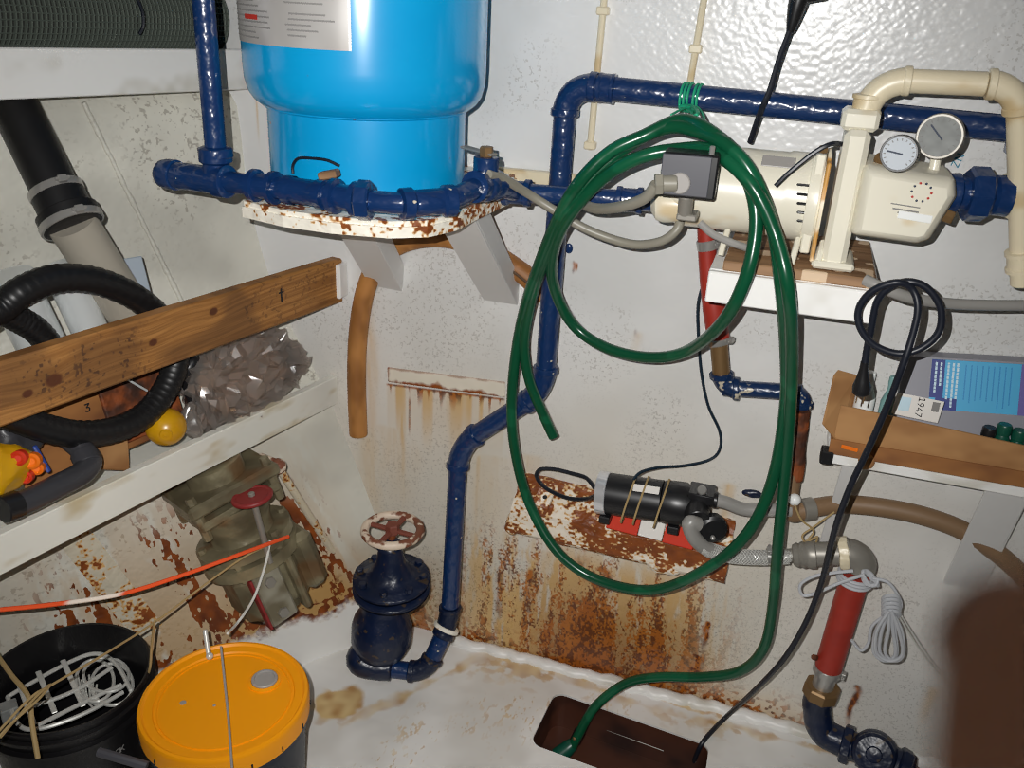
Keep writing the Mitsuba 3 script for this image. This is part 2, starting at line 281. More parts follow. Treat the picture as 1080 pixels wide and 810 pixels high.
mat('pump_cream', lambda p, n, uv: mix(C(214, 209, 192), C(196, 172, 128), .8 * sst(.60, .78, fbm(p.x * 12, p.y * 12, p.z * 16))), .3, specular=.5)
mat('pump_rust_joint', lambda p, n, uv: mix(C(190, 140, 70), C(226, 214, 188), sst(.42, .6, fbm(p.x * 20, p.y * 20, p.z * 20))), .5)
mat('cream_plastic', lambda p, n, uv: mix(C(214, 202, 174), C(190, 164, 118), .8 * sst(.55, .75, fbm(p.x * 16, p.y * 16, p.z * 16))), .35)
mat('black_plastic', C(24, 24, 26), .35, specular=.5); mat('black_rubber', C(18, 18, 20), .42); mat('switch_grey', C(72, 72, 78), .4)
mat('cord_black', C(20, 24, 34), .38); mat('wire_blue', C(16, 34, 48), .4); mat('grey_cable', C(132, 128, 116), .4); mat('grey_hose', C(140, 138, 134), .35)
mat('steel', C(170, 168, 164), .22, .6); mat('dull_steel', C(142, 138, 130), .42, .4); mat('brass', C(128, 100, 66), .42, .5); mat('chrome', C(225, 225, 228), .15, .6)
mat('dial_face', C(186, 192, 198), .6, specular=.2); mat('dial_grey', lambda p, n, uv: mix(C(150, 152, 150), C(116, 118, 116), fbm(p.x * 70, p.y * 70, p.z * 70)), .65, specular=.2)
mat('dial_ink', C(40, 50, 70), .6); mat('ink_black', C(28, 26, 28), .7); mat('ink_grey', C(128, 126, 124), .7); mat('ink_red', C(176, 44, 34), .6); mat('ink_blue', C(40, 120, 150), .7)
mat('red_rubber', lambda p, n, uv: mix(C(164, 48, 34), C(136, 38, 28), fbm(p.x * 25, p.y * 25, p.z * 25)), .45)
mat('red_paint', C(196, 48, 22), .45); mat('red_wheel', C(128, 36, 36), .5)
mat('tan_hose', lambda p, n, uv: mix(C(172, 118, 62), C(136, 88, 42), sst(.3, .7, fbm(p.x * 30, p.y * 30, p.z * 12))), .55)
mat('brown_hose', C(124, 98, 72), .5); mat('hose_seam', C(78, 56, 36), .6)
mat('bronze_light', lambda p, n, uv: mix(C(150, 146, 130), C(108, 100, 80), sst(.3, .7, fbm(p.x * 24, p.y * 24, p.z * 24))), .4, .2)
mat('bronze_green', lambda p, n, uv: mix(mix(C(134, 126, 100), C(98, 90, 70), sst(.3, .7, fbm(p.x * 16, p.y * 16, p.z * 16))), C(104, 70, 38), .7 * sst(.58, .72, fbm(p.x * 12, p.y * 12 + 3, p.z * 12))), .42, .25, bump=lump, bscale=.003)
mat('wheel_paint', lambda p, n, uv: mix(C(214, 196, 176), C(118, 70, 50), sst(.46, .56, fbm(p.x * 45, p.y * 45, p.z * 45))), .5, bump=lump, bscale=.003)
mat('wheel_rust', C(118, 62, 48), .65)
mat('yellow_lid', C(240, 154, 6), .42, specular=.35); mat('navy_pail', C(22, 30, 44), .4); mat('black_pail', C(16, 15, 17), .4)
mat('plug_grey', C(150, 146, 142), .45); mat('float_yellow', lambda p, n, uv: mix(C(206, 158, 16), C(170, 118, 14), fbm(p.x * 20, p.y * 20, p.z * 20)), .3)
OX0, OX1 = float(H(72, 635, .26)[0]), float(H(130, 626, .25)[0])
mat('orange_line', lambda p, n, uv: mix(C(232, 84, 36), C(236, 222, 208), sst(OX0 - .004, OX0 + .004, p.x) * sst(OX1 + .004, OX1 - .004, p.x)), .5); mat('tan_string', C(160, 136, 92), .7); mat('rope_grey', C(178, 180, 184), .7); mat('clear_line', C(206, 206, 200), .25)
mat('mesh_wire', C(92, 100, 92), .5, .3); mat('dark_core', C(34, 36, 32), .8)
mat('wire_white', C(205, 205, 200), .3, .3); mat('tin', C(204, 208, 208), .26, .25); mat('pipe_grey', C(150, 144, 132), .35); mat('orange_plastic', C(226, 110, 20), .4); mat('dark_grey_hose', C(52, 52, 56), .36); mat('blue_plastic', C(36, 60, 130), .4)
mat('teal_plastic', C(120, 160, 158), .3); mat('translucent_white', C(224, 226, 224), .35); mat('bin_grey', C(128, 128, 136), .5); mat('paper', C(222, 218, 212), .7); mat('print_blue', C(30, 130, 190), .5); mat('print_navy', C(20, 40, 120), .5); mat('print_purple', C(96, 84, 150), .5); mat('print_pale', C(190, 214, 226), .6); mat('print_cyan', C(60, 160, 205), .5)
mat('well_brown', lambda p, n, uv: mix(C(74, 42, 30), C(44, 26, 22), sst(.3, .7, fbm(p.x * 12, p.y * 12, p.z * 12))), .45)
scene['skin_finish'] = {'type': 'principledthin', 'base_color': {'type': 'rgb', 'value': C(250, 216, 196)}, 'roughness': .5, 'diff_trans': 1.4}; mat('nail', C(222, 168, 150), .3)
mat('crate_blue_grey', C(150, 160, 170), .5)
scene['bag_film_finish'] = {'type': 'principledthin', 'base_color': {'type': 'rgb', 'value': C(222, 214, 208)}, 'roughness': .24, 'spec_trans': .82, 'eta': 2.1, 'diff_trans': .8}
mat('bag_filling', lambda p, n, uv: mix(C(176, 146, 120), C(40, 30, 24), sst(.40, .6, fbm(p.x * 16, p.y * 16, p.z * 16))), .7)
# ---------------------------------------------------------------- structure
def quad_grid(fn, nu, nv):
    v = np.array([fn(i / nu, j / nv) for j in range(nv + 1) for i in range(nu + 1)]); f = []
    for j in range(nv):
        for i in range(nu):
            a = j * (nu + 1) + i; f += [[a, a + 1, a + nu + 2], [a, a + nu + 2, a + nu + 1]]
    return trimesh.Trimesh(v, np.array(f), process=False)
TOP = 2.15
struct('wall_back', cbox((.1, WALL + .02, TOP / 2), 3.4, .04, TOP, ch=.001), 'bulkhead_paint', label='white painted steel bulkhead with rust stains')
hz = np.concatenate([np.linspace(0, 1.5, 31), [1.8, TOP]])
struct('wall_left', quad_grid(lambda u, v: A(HX(WALL + .01 - u * 2.5, hz[round(v * 32)]), WALL + .01 - u * 2.5, hz[round(v * 32)]), 24, 32), 'hull_paint', smooth=True, label='curved white painted hull side with rust')
HA, HB, HC, HD = F(586, 729), F(748, 786), F(739, 850), F(559, 784)
hole = Polygon([p[:2] for p in (HA, HB, HC, HD)]).buffer(-.025).buffer(.025, quad_segs=6)
fl = Polygon([(HX(WALL, 0) - .02, WALL + .005), (1.6, WALL + .005), (1.6, -.9), (HX(-.9, 0) - .1, -.9)]).difference(hole)
struct('floor', ext(fl, (0, 0, -.005), (1, 0, 0), (0, 1, 0), .005), 'deck_paint', label='white painted deck with tan stains')
struct('ceiling', cbox((-.3, .4, TOP + .02), 4.4, 2.8, .04, ch=.001), 'grey_paint')
struct('wall_right', cbox((1.62, .4, TOP / 2), .04, 2.7, TOP, ch=.001), 'grey_paint')
struct('wall_front', cbox((-.4, -.88, TOP / 2), 4.2, .04, TOP, ch=.001), 'grey_paint')
# the recessed well in the deck
well = thing('floor_well', 'dark brown rounded rectangular well sunk into the white deck, with the green hose in it', 'floor hatch')
rim = hole.exterior
part(well, 'basin', cat(ext(hole.buffer(.006).difference(hole), (0, 0, -.10), (1, 0, 0), (0, 1, 0), .0945), ext(hole.buffer(.006), (0, 0, -.106), (1, 0, 0), (0, 1, 0), .006)), 'well_brown', False)
for i in range(8):
    a = F(676 + i * 8.5, 752 + i * 4, -.06); b = F(674 + i * 8.5, 776 + i * 4, -.06)
    part(well, 'grating_wire', tube([a, (a + b) / 2 + A(.003, 0, .006), b], .0012, 6, 3), 'dull_steel')
part(well, 'grating_wire', tube([F(640, 770, -.062), F(700, 792, -.062)], .0012, 6, 2), 'dull_steel')
# white filler bead where deck meets bulkhead
bead = [A(x, WALL - .012 - .01 * rng.random(), .0) for x in np.linspace(-.62, .62, 60)]
struct('trim_1', rough(tube(bead, .016, 10, 2), .006, 45, 2), 'white_paint', smooth=True, label='lumpy white paint bead along the foot of the bulkhead')
# ---------------------------------------------------------------- blue tank on its shelf
TC = W(387, 80, .25); TX, TY = float(TC[0]), float(TC[1]); TZ = 1.176; TR = .2
tank = thing('pressure_tank', 'bright blue steel pressure tank standing on the rusty white wall shelf', 'tank')
ZS = float(W(385, 128, .44)[2]) 
bodyp = [(.166, ZS - TZ - .004), (.176, ZS - TZ), (.186, ZS - TZ + .008), (.194, ZS - TZ + .02), (.199, ZS - TZ + .04), (TR, ZS - TZ + .065), (TR, .62), (.19, .68), (.15, .73), (.05, .75)]
part(tank, 'body', lathe((TX, TY, TZ), (0, 0, 1), bodyp, 64), 'tank_paint', 40)
part(tank, 'skirt', lathe((TX, TY, TZ), (0, 0, 1), [(.160, 0), (.165, .001), (.167, .01), (.1665, ZS - TZ - .006), (.172, ZS - TZ - .003), (.172, ZS - TZ + .002), (.15, ZS - TZ + .004)], 64), 'tank_paint', 40)
def sticker(mat_, a0, a1, z0, z1, r, name='label', **kw):
    n = 20; v, uv = [], []
    for j in range(2):
        for i in range(n + 1):
            a = a0 + (a1 - a0) * i / n; v.append((TX + r * math.cos(a), TY + r * math.sin(a), (z0, z1)[j])); uv.append((i / n, j))
    f = [q for i in range(n) for q in ([i, i + 1, n + 2 + i], [i, n + 2 + i, n + 1 + i])]
    return trimesh.Trimesh(v, np.array(f), process=False)
def ang(px, py):                                     # angle round the tank of the point seen there
    d = ray(px, py); o = EYE - A(TX, TY, 0); a_, b_, c_ = d[0] ** 2 + d[1] ** 2, o[0] * d[0] + o[1] * d[1], o[0] ** 2 + o[1] ** 2 - TR ** 2
    t = (-b_ - math.sqrt(max(b_ * b_ - a_ * c_, 0))) / a_; P = EYE + d * t; return math.atan2(P[1] - TY, P[0] - TX) % (2 * math.pi), P[2]
a1, zl = ang(371, 54); a0 = a1 - math.radians(82)
def label_col(p, n, uv):
    return mix(C(206, 204, 202), C(176, 172, 168), noise(p.x * 20, p.y * 20, p.z * 20))
mat('label_silver', label_col, .3, .35)
lb = part(tank, 'label', sticker('', a0, a1, zl, zl + .30, TR + .0012), 'label_silver', True, label='silver printed label')
lines, random_ = [], random.Random(5)
for i in range(26):
    z = zl + .008 + i * .0074
    for (u0, u1) in ((.08, .56), (.64, .92)):
        if random_.random() < .93:
            e = u1 - random_.random() * .16; lines.append(sticker('', a0 + (a1 - a0) * (u0 + random_.random() * .03), a0 + (a1 - a0) * e, z, z + .0024, TR + .002))
part(lb, 'print', cat(*lines), 'ink_grey', True, kind='stuff', label='lines of fine grey print')
part(lb, 'red_mark', sticker('', a0 + (a1 - a0) * .30, a0 + (a1 - a0) * .44, zl + .034, zl + .041, TR + .0025), 'ink_red', True)
part(lb, 'border', sticker('', a1 - .02, a1, zl, zl + .30, TR + .0018), 'translucent_white', True)
# small black handle loop on the skirt
def onskirt(px, py, r=.172):
    d = ray(px, py); o = EYE - A(TX, TY, 0); a_, b_, c_ = d[0] ** 2 + d[1] ** 2, o[0] * d[0] + o[1] * d[1], o[0] ** 2 + o[1] ** 2 - r ** 2
    return EYE + d * ((-b_ - math.sqrt(max(b_ * b_ - a_ * c_, 0))) / a_)
solo('cable_loop', tube([onskirt(*q) for q in ((309, 183), (309, 174), (315, 167), (330, 167), (345, 169), (358, 175))], .0024, 8, 5), 'cord_black', 'thin black cable loop lying against the blue tank behind the pipe', 'cable')
solo('wood_wedge', cbox(W(347, 184, .455), .03, .02, .012, A(1, .1, .25)), 'worn_board', 'small tan wooden wedge between the blue tank and the pipe', 'wedge')
# shelf
shz = TZ - .001
def fz(px, py): return F(px, py, 1.157)
rp = [W(262, 200, .0), W(258, 222, .28), fz(258, 224), fz(300, 234), fz(350, 241), fz(410, 246), fz(450, 245), fz(480, 238), fz(503, 226)]
rp = [(p[0], p[1]) for p in rp[2:]]; rp = [(rp[0][0] - .02, WALL - .001)] + rp + [(rp[-1][0] + .012, WALL - .16), (rp[-1][0] - .03, WALL - .001)]
sp_ = Polygon(rp).buffer(0)
tsh = thing('tank_shelf', 'rusty white wall shelf with chipped edge carrying the blue tank', 'shelf')
part(tsh, 'shelf_board', ext(sp_, (0, 0, 1.153), (1, 0, 0), (0, 1, 0), shz - 1.153), 'rusty_white', False)
part(tsh, 'edge_strip', ext(sp_.buffer(.004).difference(sp_.buffer(-.001)).intersection(Polygon([(-2, 0), (1, 0), (1, WALL - .02), (-2, WALL - .02)])), (0, 0, 1.150), (1, 0, 0), (0, 1, 0), .017), 'rusty_white', False, label='white edge with rust runs')
for (t, b) in (((358, 246), (407, 303)), ((478, 244), (528, 318))):
    T0 = W(*t, .30); T0[2] = 1.15; B0 = W(*b, .004); ax = unit(B0 - T0); sdw = A(1, 0, 0)
    nrm = unit(np.cross(sdw, ax)); nrm = nrm if nrm[1] < 0 else -nrm
    part(tsh, 'strut', cat(beam(T0, B0, .074, .005, nrm, .001), beam(T0 - nrm * .025 + sdw * .035, B0 - nrm * .02 + sdw * .035, .005, .045, nrm, .001)), 'strut_paint', 30)
# ---------------------------------------------------------------- blue pipe manifold in front of the tank
mf = thing('pipe_manifold', 'glossy blue pipe manifold with tees and unions running across the front of the tank', 'pipe')
RP = .0165
M = [W(178, 192, .45), W(222, 190, .46), W(258, 195, .47), W(300, 199, .475), W(345, 203, .485), W(385, 208, .49), W(432, 210, .48), W(470, 206, .44), W(512, 196, .34), W(545, 203, .22), W(705, 214, .20)]
zl_ = float(np.mean([p[2] for p in M[:7]]))
for i in range(8): M[i][2] = .75 * zl_ + .25 * M[i][2]
part(mf, 'pipe', tube([M[0], M[1], M[2], M[3], M[4], M[5], M[6], M[7], M[8], M[9]], RP, 18, 6), 'blue_pipe_paint')
part(mf, 'pipe', tube([M[9], M[10]], RP, 18, 4), 'blue_pipe_paint')
d01 = unit(M[2] - M[0])
part(mf, 'end_cap', lathe(M[0] - d01 * .012, d01, [(.002, -.012), (.014, -.008), (.0225, .002), (.0245, .012), (.0245, .03), (.020, .032)], 22), 'blue_pipe_paint')
part(mf, 'tee', rough(cat(lathe(M[0], M[2] - M[0], [(.020, .015), (.0215, .02), (.0215, .10), (.026, .104), (.026, .125), (.02, .128)], 22), lathe(W(229, 186, .46), W(226, 150, .46) - W(229, 186, .46), [(.021, 0), (.021, .02), (.026, .024), (.026, .044), (.018, .047)], 22)), .0006, 60), 'blue_pipe_paint')
U0, U1 = W(229, 175, .46), W(211, -40, .46); U1 = U0 + (U1 - U0) * 2.2
part(mf, 'riser', cyl(U0, U1, RP), 'blue_pipe_paint', label='upright blue pipe')
part(mf, 'collar', cyl(W(230, 166, .46), W(229, 156, .46), .0235), 'blue_pipe_paint')
for i, (q, L) in enumerate(((.262, .03), (.3, .05), (.335, .03))): pass
for a, b, L, bd in ((2, 3, .045, 1.55), (3, 4, .075, 1.34), (4, 5, .05, 1.62), (6, 7, .085, 1.45)):
    part(mf, 'coupling', rough(coupling((M[a] * .5 + M[b] * .5), M[b] - M[a], RP, L, bd), .0007, 70), 'blue_pipe_paint')
part(mf, 'hex_union', hexnut(M[5] - unit(M[6] - M[5]) * .012, M[6] - M[5], .030, .022, 8), 'blue_pipe_paint', False)
E1 = M[8]
part(mf, 'valve_body', rough(cat(ball(E1, .026), cyl(E1 + A(0, 0, .0), E1 + A(.0, .0, .045), .020), coupling(E1, M[9] - M[7], .019, .07, 1.3)), .001, 60), 'blue_pipe_paint')
part(mf, 'valve_stem', hexnut(E1 + A(0, 0, .045), (0, 0, 1), .011, .016), 'brass', False, label='small brass valve stem')
part(mf, 'lever', beam(E1 + A(-.05, .03, .052), E1 + A(.015, -.005, .050), .016, .004), 'dull_steel', label='flat grey valve lever')
part(mf, 'coupling', coupling(M[9], M[10] - M[9], RP, .05, 1.4), 'blue_pipe_paint')
part(mf, 'coupling', coupling(M[9] * .25 + M[10] * .75, M[10] - M[9], RP, .045, 1.35), 'blue_pipe_paint')
# ---------------------------------------------------------------- the long blue pipe to the seacock
bp = thing('blue_pipe', 'long glossy blue pipe running along the bulkhead and down to the floor valve', 'pipe')
RB = .0205
Q = [W(1068, 136, .07), W(598, 89, .07), W(574, 412, .07), W(484, 470, .075), W(474, 655, .12), W(449, 716, .185), W(385, 708, .215)]
Q[5][2] = .04; Q[6][2] = .043
for i, (a, b) in enumerate(zip(Q[:-1], Q[1:])):
    d = unit(b - a); k0 = a + d * (0 if i == 0 else RB * 2.0); k1 = b - d * (RB * 2.0 if i < 4 else RB)
    part(bp, 'pipe', cyl(k0, k1, RB, seg=24), 'blue_pipe_paint')
for i in (1, 2, 3, 4, 5):
    part(bp, 'elbow', elbow_mesh(Q[i - 1], Q[i], Q[i + 1], RB, 2.3 if i < 4 else 1.6, 1.27), 'blue_pipe_paint' if i < 4 else 'old_blue_paint')
part(bp, 'union_ring', cyl(Q[4] + unit(Q[5] - Q[4]) * .012, Q[4] + unit(Q[5] - Q[4]) * .022, .031), 'rusty_white', label='chipped white ring')
part(bp, 'coupling', coupling(Q[1] * .9 + Q[0] * .1 - 0 * Q[0], Q[0] - Q[1], RB, .03, 1.25), 'blue_pipe_paint')
part(bp, 'clip', cbox(W(1070, 143, .05), .012, .05, .06), 'blue_pipe_paint')
solo('paint_blob', ball(W(600, 262, .004), .008, 2, (1, .5, 1.3)), 'blue_pipe_paint', 'small blue bolt head on the bulkhead beside the blue pipe', 'bolt')
# floor gate valve
gv = thing('gate_valve', 'dark blue flanged gate valve standing in the corner of the deck', 'valve')
V0 = W(402, 668, .185); V1 = W(413, 612, .175)
vx, vy = float(V0[0]), float(V0[1])
part(gv, 'inlet', rough(tube([Q[5] * .45 + Q[6] * .55, Q[6] + A(.012, 0, .004), Q[6] + A(-.012, .002, .014), A(vx - .022, vy, .085), A(vx - .006, vy, .12)], [.027, .031, .034, .036, .04], 18, 6), .0015, 50), 'old_blue_paint', True)
part(gv, 'body', rough(lathe((vx, vy, .055), (.02, .0, 1), [(.03, 0), (.058, .02), (.070, .05), (.070, .09), (.062, .115), (.05, .135), (.045, .15), (.046, .19)], 32), .004, 22, 1), 'old_blue_paint', True)
fx, fy, fz_ = float(V1[0]), float(V1[1]), float(V1[2])
part(gv, 'flange', rough(lathe((fx, fy, fz_ - .03), (0, -.06, 1), [(.05, 0), (.086, .004), (.088, .018), (.05, .022)], 32), .002, 30, 2), 'old_blue_paint', True)
part(gv, 'bonnet_flange', rough(lathe((fx, fy, fz_ - .004), (0, -.06, 1), [(.05, 0), (.086, .003), (.086, .015), (.06, .02), (.045, .035), (.032, .06), (.026, .095), (.03, .10), (.018, .115)], 32), .002, 30, 3), 'old_blue_paint', True)
for k in range(8):
    a = k * math.pi / 4 + .2; part(gv, 'bolt', hexnut(A(fx + .073 * math.cos(a), fy + .073 * math.sin(a), fz_ + .012), (0, -.06, 1), .009, .012), 'old_blue_paint', False)
wh = W(414, 559, .17); wx, wy, wz = map(float, wh)
part(gv, 'stem', cyl((fx, fy, fz_ + .09), (wx, wy, wz + .012), .009), 'brown_rust')
wk = part(gv, 'handwheel', tube([A(wx + .061 * math.cos(a), wy + .061 * math.sin(a), wz + .0) for a in np.linspace(0, 2 * math.pi, 24, endpoint=False)], .0095, 10, 3, True), 'wheel_paint', True, label='chipped white handwheel rim')
part(wk, 'spoke', cat(beam((wx - .058, wy + .004, wz), (wx + .058, wy - .004, wz), .012, .008), beam((wx - .004, wy - .056, wz), (wx + .004, wy + .056, wz), .012, .008)), 'wheel_rust')
part(wk, 'hub', hexnut(A(wx, wy, wz - .008), (0, 0, 1), .016, .024), 'wheel_rust', False)
# ---------------------------------------------------------------- things fixed on the bulkhead
th = thing('hoop_hose', 'tan brown rubber hose bent in a hoop on the bulkhead under the tank shelf', 'hose')
hp = [W(*q, .024) for q in ((378, 458), (376, 400), (378, 350), (386, 305), (402, 272), (428, 255), (465, 250), (505, 260), (535, 277), (560, 296), (572, 315))]
part(th, 'tube', tube(hp, .021, 16, 8), 'tan_hose')
part(th, 'seam', tube([p + A(0.002, -.0195, .002) for p in [W(*q, .03) for q in ((505, 262), (535, 279), (560, 298))]], .003, 6, 6), 'hose_seam')
b0, b1 = W(409, 395, .004), W(533, 411, .004)
solo('flat_bar', beam(b0, b1, .005, .036), 'rust_edged_paint', 'white painted flat steel bar on the bulkhead with rust bleeding under it', 'steel bar')
solo('batten', beam(W(520, 184, .02), W(607, 192, .02), .018, .03), 'cream_plastic', 'cream batten on the bulkhead behind the blue pipe', 'batten')
for k, q, lab in ((0, ((638, -10), (622, 158)), 'thin cream conduit on the bulkhead crossing behind the blue pipe elbow'), (1, ((744, -10), (724, 110)), 'thin cream conduit on the bulkhead above the green twine')):
    c = thing('conduit', lab, 'conduit', 'cream conduits on the bulkhead')
    a, b = W(*q[0], .010), W(*q[1], .010); part(c, 'tube', cyl(a, b, .0062, seg=10), 'cream_plastic')
    for t in (.12, .97) if k == 0 else (.5,): part(c, 'saddle_clip', cbox(a + (b - a) * t, .022, .016, .014), 'cream_plastic')
# ---------------------------------------------------------------- upper right: jet pump on its shelf
psh = thing('pump_shelf', 'white painted wall shelf under the cream water pump', 'shelf')
zf = 1.112
fx0, fx1 = F(752, 268, 1.128), F(932, 301, 1.128)
yf = (fx0[1] + fx1[1]) / 2
part(psh, 'shelf_board', cbox(((fx0[0] + fx1[0]) / 2, (yf + WALL) / 2, zf - .009), fx1[0] - fx0[0], WALL - yf - .002, .018), 'white_paint')
part(psh, 'apron', cbox(((fx0[0] + fx1[0]) / 2, yf - .006, 1.086), fx1[0] - fx0[0], .012, .050), 'white_paint')
pb = [F(768, 262, 1.13), F(926, 297, 1.13), F(914, 252, 1.13)]
pxa, pxb, pya, pyb = pb[0][0], pb[1][0], yf - .004, WALL - .05
solo('pump_base_board', cbox(((pxa + pxb) / 2, (pya + pyb) / 2, 1.1205), pxb - pxa, pyb - pya, .016), 'worn_board', 'worn brown wooden board between the pump and its white shelf', 'board')
pm = thing('water_pump', 'cream electric water pump with motor and gauges on the wall shelf', 'pump')
A0, A1 = W(712, 192, .20), W(868, 208, .20); A0[2] = A1[2] = 1.221; ad = unit(A1 - A0)
LM = np.linalg.norm(A1 - A0)
part(pm, 'motor', lathe(A0, ad, [(.05, -.006), (.058, -.003), (.064, .010), (.066, .02), (.066, LM - .06), (.068, LM - .055), (.068, LM - .01), (.064, LM)], 40), 'pump_cream')
part(pm, 'end_bell', lathe(A0 - ad * .012, ad, [(.02, -.012), (.04, -.009), (.055, .0), (.058, .010)], 32), 'pump_cream')
part(pm, 'bell_nose', lathe(A0 + A(-.01, -.035, -.028), A(-1, -.1, -.12), [(.03, -.03), (.03, .0), (.026, .012), (.012, .02)], 20), 'pump_cream')
for i in range(5):
    c = W(849, 196 + i * 9.5, .267); ph = (c[2] - 1.221) / .0695; ph = max(-.95, min(.95, ph)); c = A(c[0], A0[1] - math.sqrt(1 - ph * ph) * .0685, c[2])
    part(pm, 'vent_slot', cbox(c, .024, .004, .0042, ad, A(0, -ph, 1), .0015), 'black_plastic')
part(pm, 'data_plate', cbox(A0 + ad * (LM * .68) + A(0, -.038, .0555), .05, .002, .022, ad, A(0, .8, .6)), 'plug_grey', label='grey rating plate')
E0 = W(858, 206, .20); E0[2] = 1.221
part(pm, 'end_plate', cat(lathe(E0, ad, [(.05, -.012), (.074, -.010), (.076, .0), (.076, .006), (.05, .008)], 32), cbox(E0 + A(0, -.02, 0), .014, .08, .15)), 'pump_cream')
part(pm, 'gasket', cat(lathe(E0 + ad * .009, ad, [(.05, 0), (.077, .001), (.077, .006), (.05, .007)], 32), cbox(E0 + ad * .0125 + A(0, -.035, -.01), .006, .07, .15)), 'pump_rust_joint', label='rust stained joint')
VT, VB = W(905, 134, .235), W(880, 262, .235); VB[2] = 1.131; VT[0] = VB[0] + .006
part(pm, 'volute_column', cat(beam(A(VB[0], VB[1], VB[2]), A(VB[0], VT[1], VT[2] + .0), .085, .036, (1, 0, 0), .008), cbox((VB[0], VB[1], 1.137), .062, .10, .012, ch=.004)), 'pump_cream', 30)
part(pm, 'column_cap', cbox((VB[0], VB[1], VT[2] + .012), .052, .06, .03, ch=.006), 'pump_cream')
hx0 = VB[0] + .015
g0, g1 = W(893, 205, .23), W(1000, 210, .23)
hc = [(0, .064), (0, -.042), (.094, -.044), (.110, -.036), (.132, .030), (.124, .056)]
hp_ = Polygon(hc).buffer(-.010).buffer(.010, quad_segs=5)
part(pm, 'pump_head', cat(ext(hp_, (hx0, WALL - .29, 1.221), (1, 0, 0), (0, 0, 1), -.0), ) if False else hull([(hx0 + x, WALL - o, 1.228 + z) for P_, o in ((hp_, .17), (hp_, .272), (hp_.buffer(-.006), .288), (hp_.buffer(-.014), .295)) for x, z in P_.exterior.coords]), 'pump_cream', 30)
hy = WALL - .295
for k, (px, py, w, h) in enumerate(((955, 222, .036, .0022), (955, 217, .040, .0016), (958, 226, .03, .002))):
    c = W(px, py, .2965); part(pm, 'nameplate_line', cbox(A(c[0], hy - .0006, c[2]), w, .0012, h, A(1, 0, -.06)), 'ink_grey', False)
for k in range(10):
    a = k * math.pi / 5; c = W(972, 203, .2965); part(pm, 'emblem_dot', ball(A(c[0] + .013 * math.cos(a), hy - .0005, c[2] + .013 * math.sin(a)), .0018, 1, (1, .4, 1)), 'ink_red' if k % 3 == 0 else 'dial_ink')
c = W(965, 229, .2965); part(pm, 'sticker', cbox(A(c[0], hy - .0007, c[2]), .046, .0012, .011, A(1, 0, -.06)), 'translucent_white', False)
part(pm, 'drain_plug', hexnut(W(994, 226, .25), A(1, -.2, -.2), .010, .016), 'brass', False)
part(pm, 'bolt', hexnut(W(868, 160, .27), A(0, -.3, 1), .007, .008), 'brass', False)
for (px, py) in ((843, 252), (868, 262), (768, 245)):
    a = W(px, py - 6, .25); part(pm, 'foot', tube([A(a[0], a[1], 1.165), A(a[0] - .002, a[1] - .02, 1.15), A(a[0] - .004, a[1] - .025, 1.1315)], .005, 8, 4), 'pump_cream')
def gauge(px, py, off, r, facem, rimm, lab, nang, stem):
    c = W(px, py, off); ax = unit(EYE + A(-.3, 0, 0) - c) * .6 + A(0, -.4, 0); ax = unit(ax); o = c - ax * .012
    g = part(pm, 'gauge', lathe(o, ax, [(r * .8, -.012), (r, -.008), (r, .010), (r * .96, .013), (r * .88, .013), (r * .86, .009)], 36), rimm, 35, label=lab)
    part(g, 'dial', lathe(o, ax, [(r * .88, .0085), (r * .88, .0105)], 36), facem, False)
    u = unit(np.cross([0, 0, 1], ax)); v = np.cross(ax, u); d = u * math.cos(nang) + v * math.sin(nang)
    part(g, 'needle', beam(o + ax * .012 - d * r * .2, o + ax * .012 + d * r * .65, .0022, .001, ax, .0003), 'dial_ink', False)
    tk = [beam(o + ax * .0112 + (u * math.cos(t) + v * math.sin(t)) * r * .68, o + ax * .0112 + (u * math.cos(t) + v * math.sin(t)) * r * .8, .0014, .0008, ax, .0002) for t in np.linspace(-.8, 3.9, 15)]
    part(g, 'dial_mark', cat(*tk), 'ink_grey', False)
    part(pm, 'gauge_stem', tube([o - ax * .006, o - ax * .02 + A(0, .01, -.02), stem], .0075, 10, 5), 'brass' if rimm != 'dull_steel' else 'pump_cream')
gauge(948, 162, .315, .0252, 'dial_face', 'black_plastic', 'small white faced gauge with black rim', math.pi * .96, W(925, 166, .25))
gauge(991, 144, .27, .0315, 'dial_grey', 'dull_steel', 'larger grey steel gauge', math.pi * .75, W(985, 180, .23))
# cord from the pump
solo('pump_lead', tube([W(*q) for q in ((888, 152, .26), (876, 152, .28), (860, 160, .285), (843, 173, .287), (830, 184, .288), (818, 196, .287))], .0036, 8, 6), 'cord_black', 'short black taped lead clipped over the cream pump motor', 'cable')
# black pressure switch at the motor end
ps = thing('pressure_switch', 'black pressure switch box with a cable gland mounted in front of the motor', 'switch box')
sc = W(728, 183, .335); sx = A(1, 0, 0)
part(ps, 'cover', cbox(sc, .080, .05, .064, A(1, .05, 0), ch=.003), 'black_plastic')
part(ps, 'front_face', cbox(sc + A(-.004, -.0265, .001), .070, .004, .058, A(1, .05, 0), ch=.001), 'switch_grey', label='dark grey front face')
part(ps, 'screw', cyl(sc + A(.028, -.01, .030), sc + A(.028, -.01, .044), .004, seg=10), 'steel')
gd = unit(A(-1, -.25, -.12)); gp = W(714, 193, .365)
part(ps, 'gland_plate', cyl(gp + A(.004, .004, 0), gp + A(.004, -.003, 0), .0155), 'plug_grey')
part(ps, 'gland', cat(cyl(gp, gp + gd * .024, .012), hexnut(gp + gd * .02, gd, .016, .012)), 'grey_cable', 30)
part(ps, 'mounting_stem', cat(cyl(sc + A(-.002, .0, -.032), sc + A(-.002, .01, -.062), .011), cbox(sc + A(.002, .02, -.066), .03, .04, .01)), 'dull_steel')
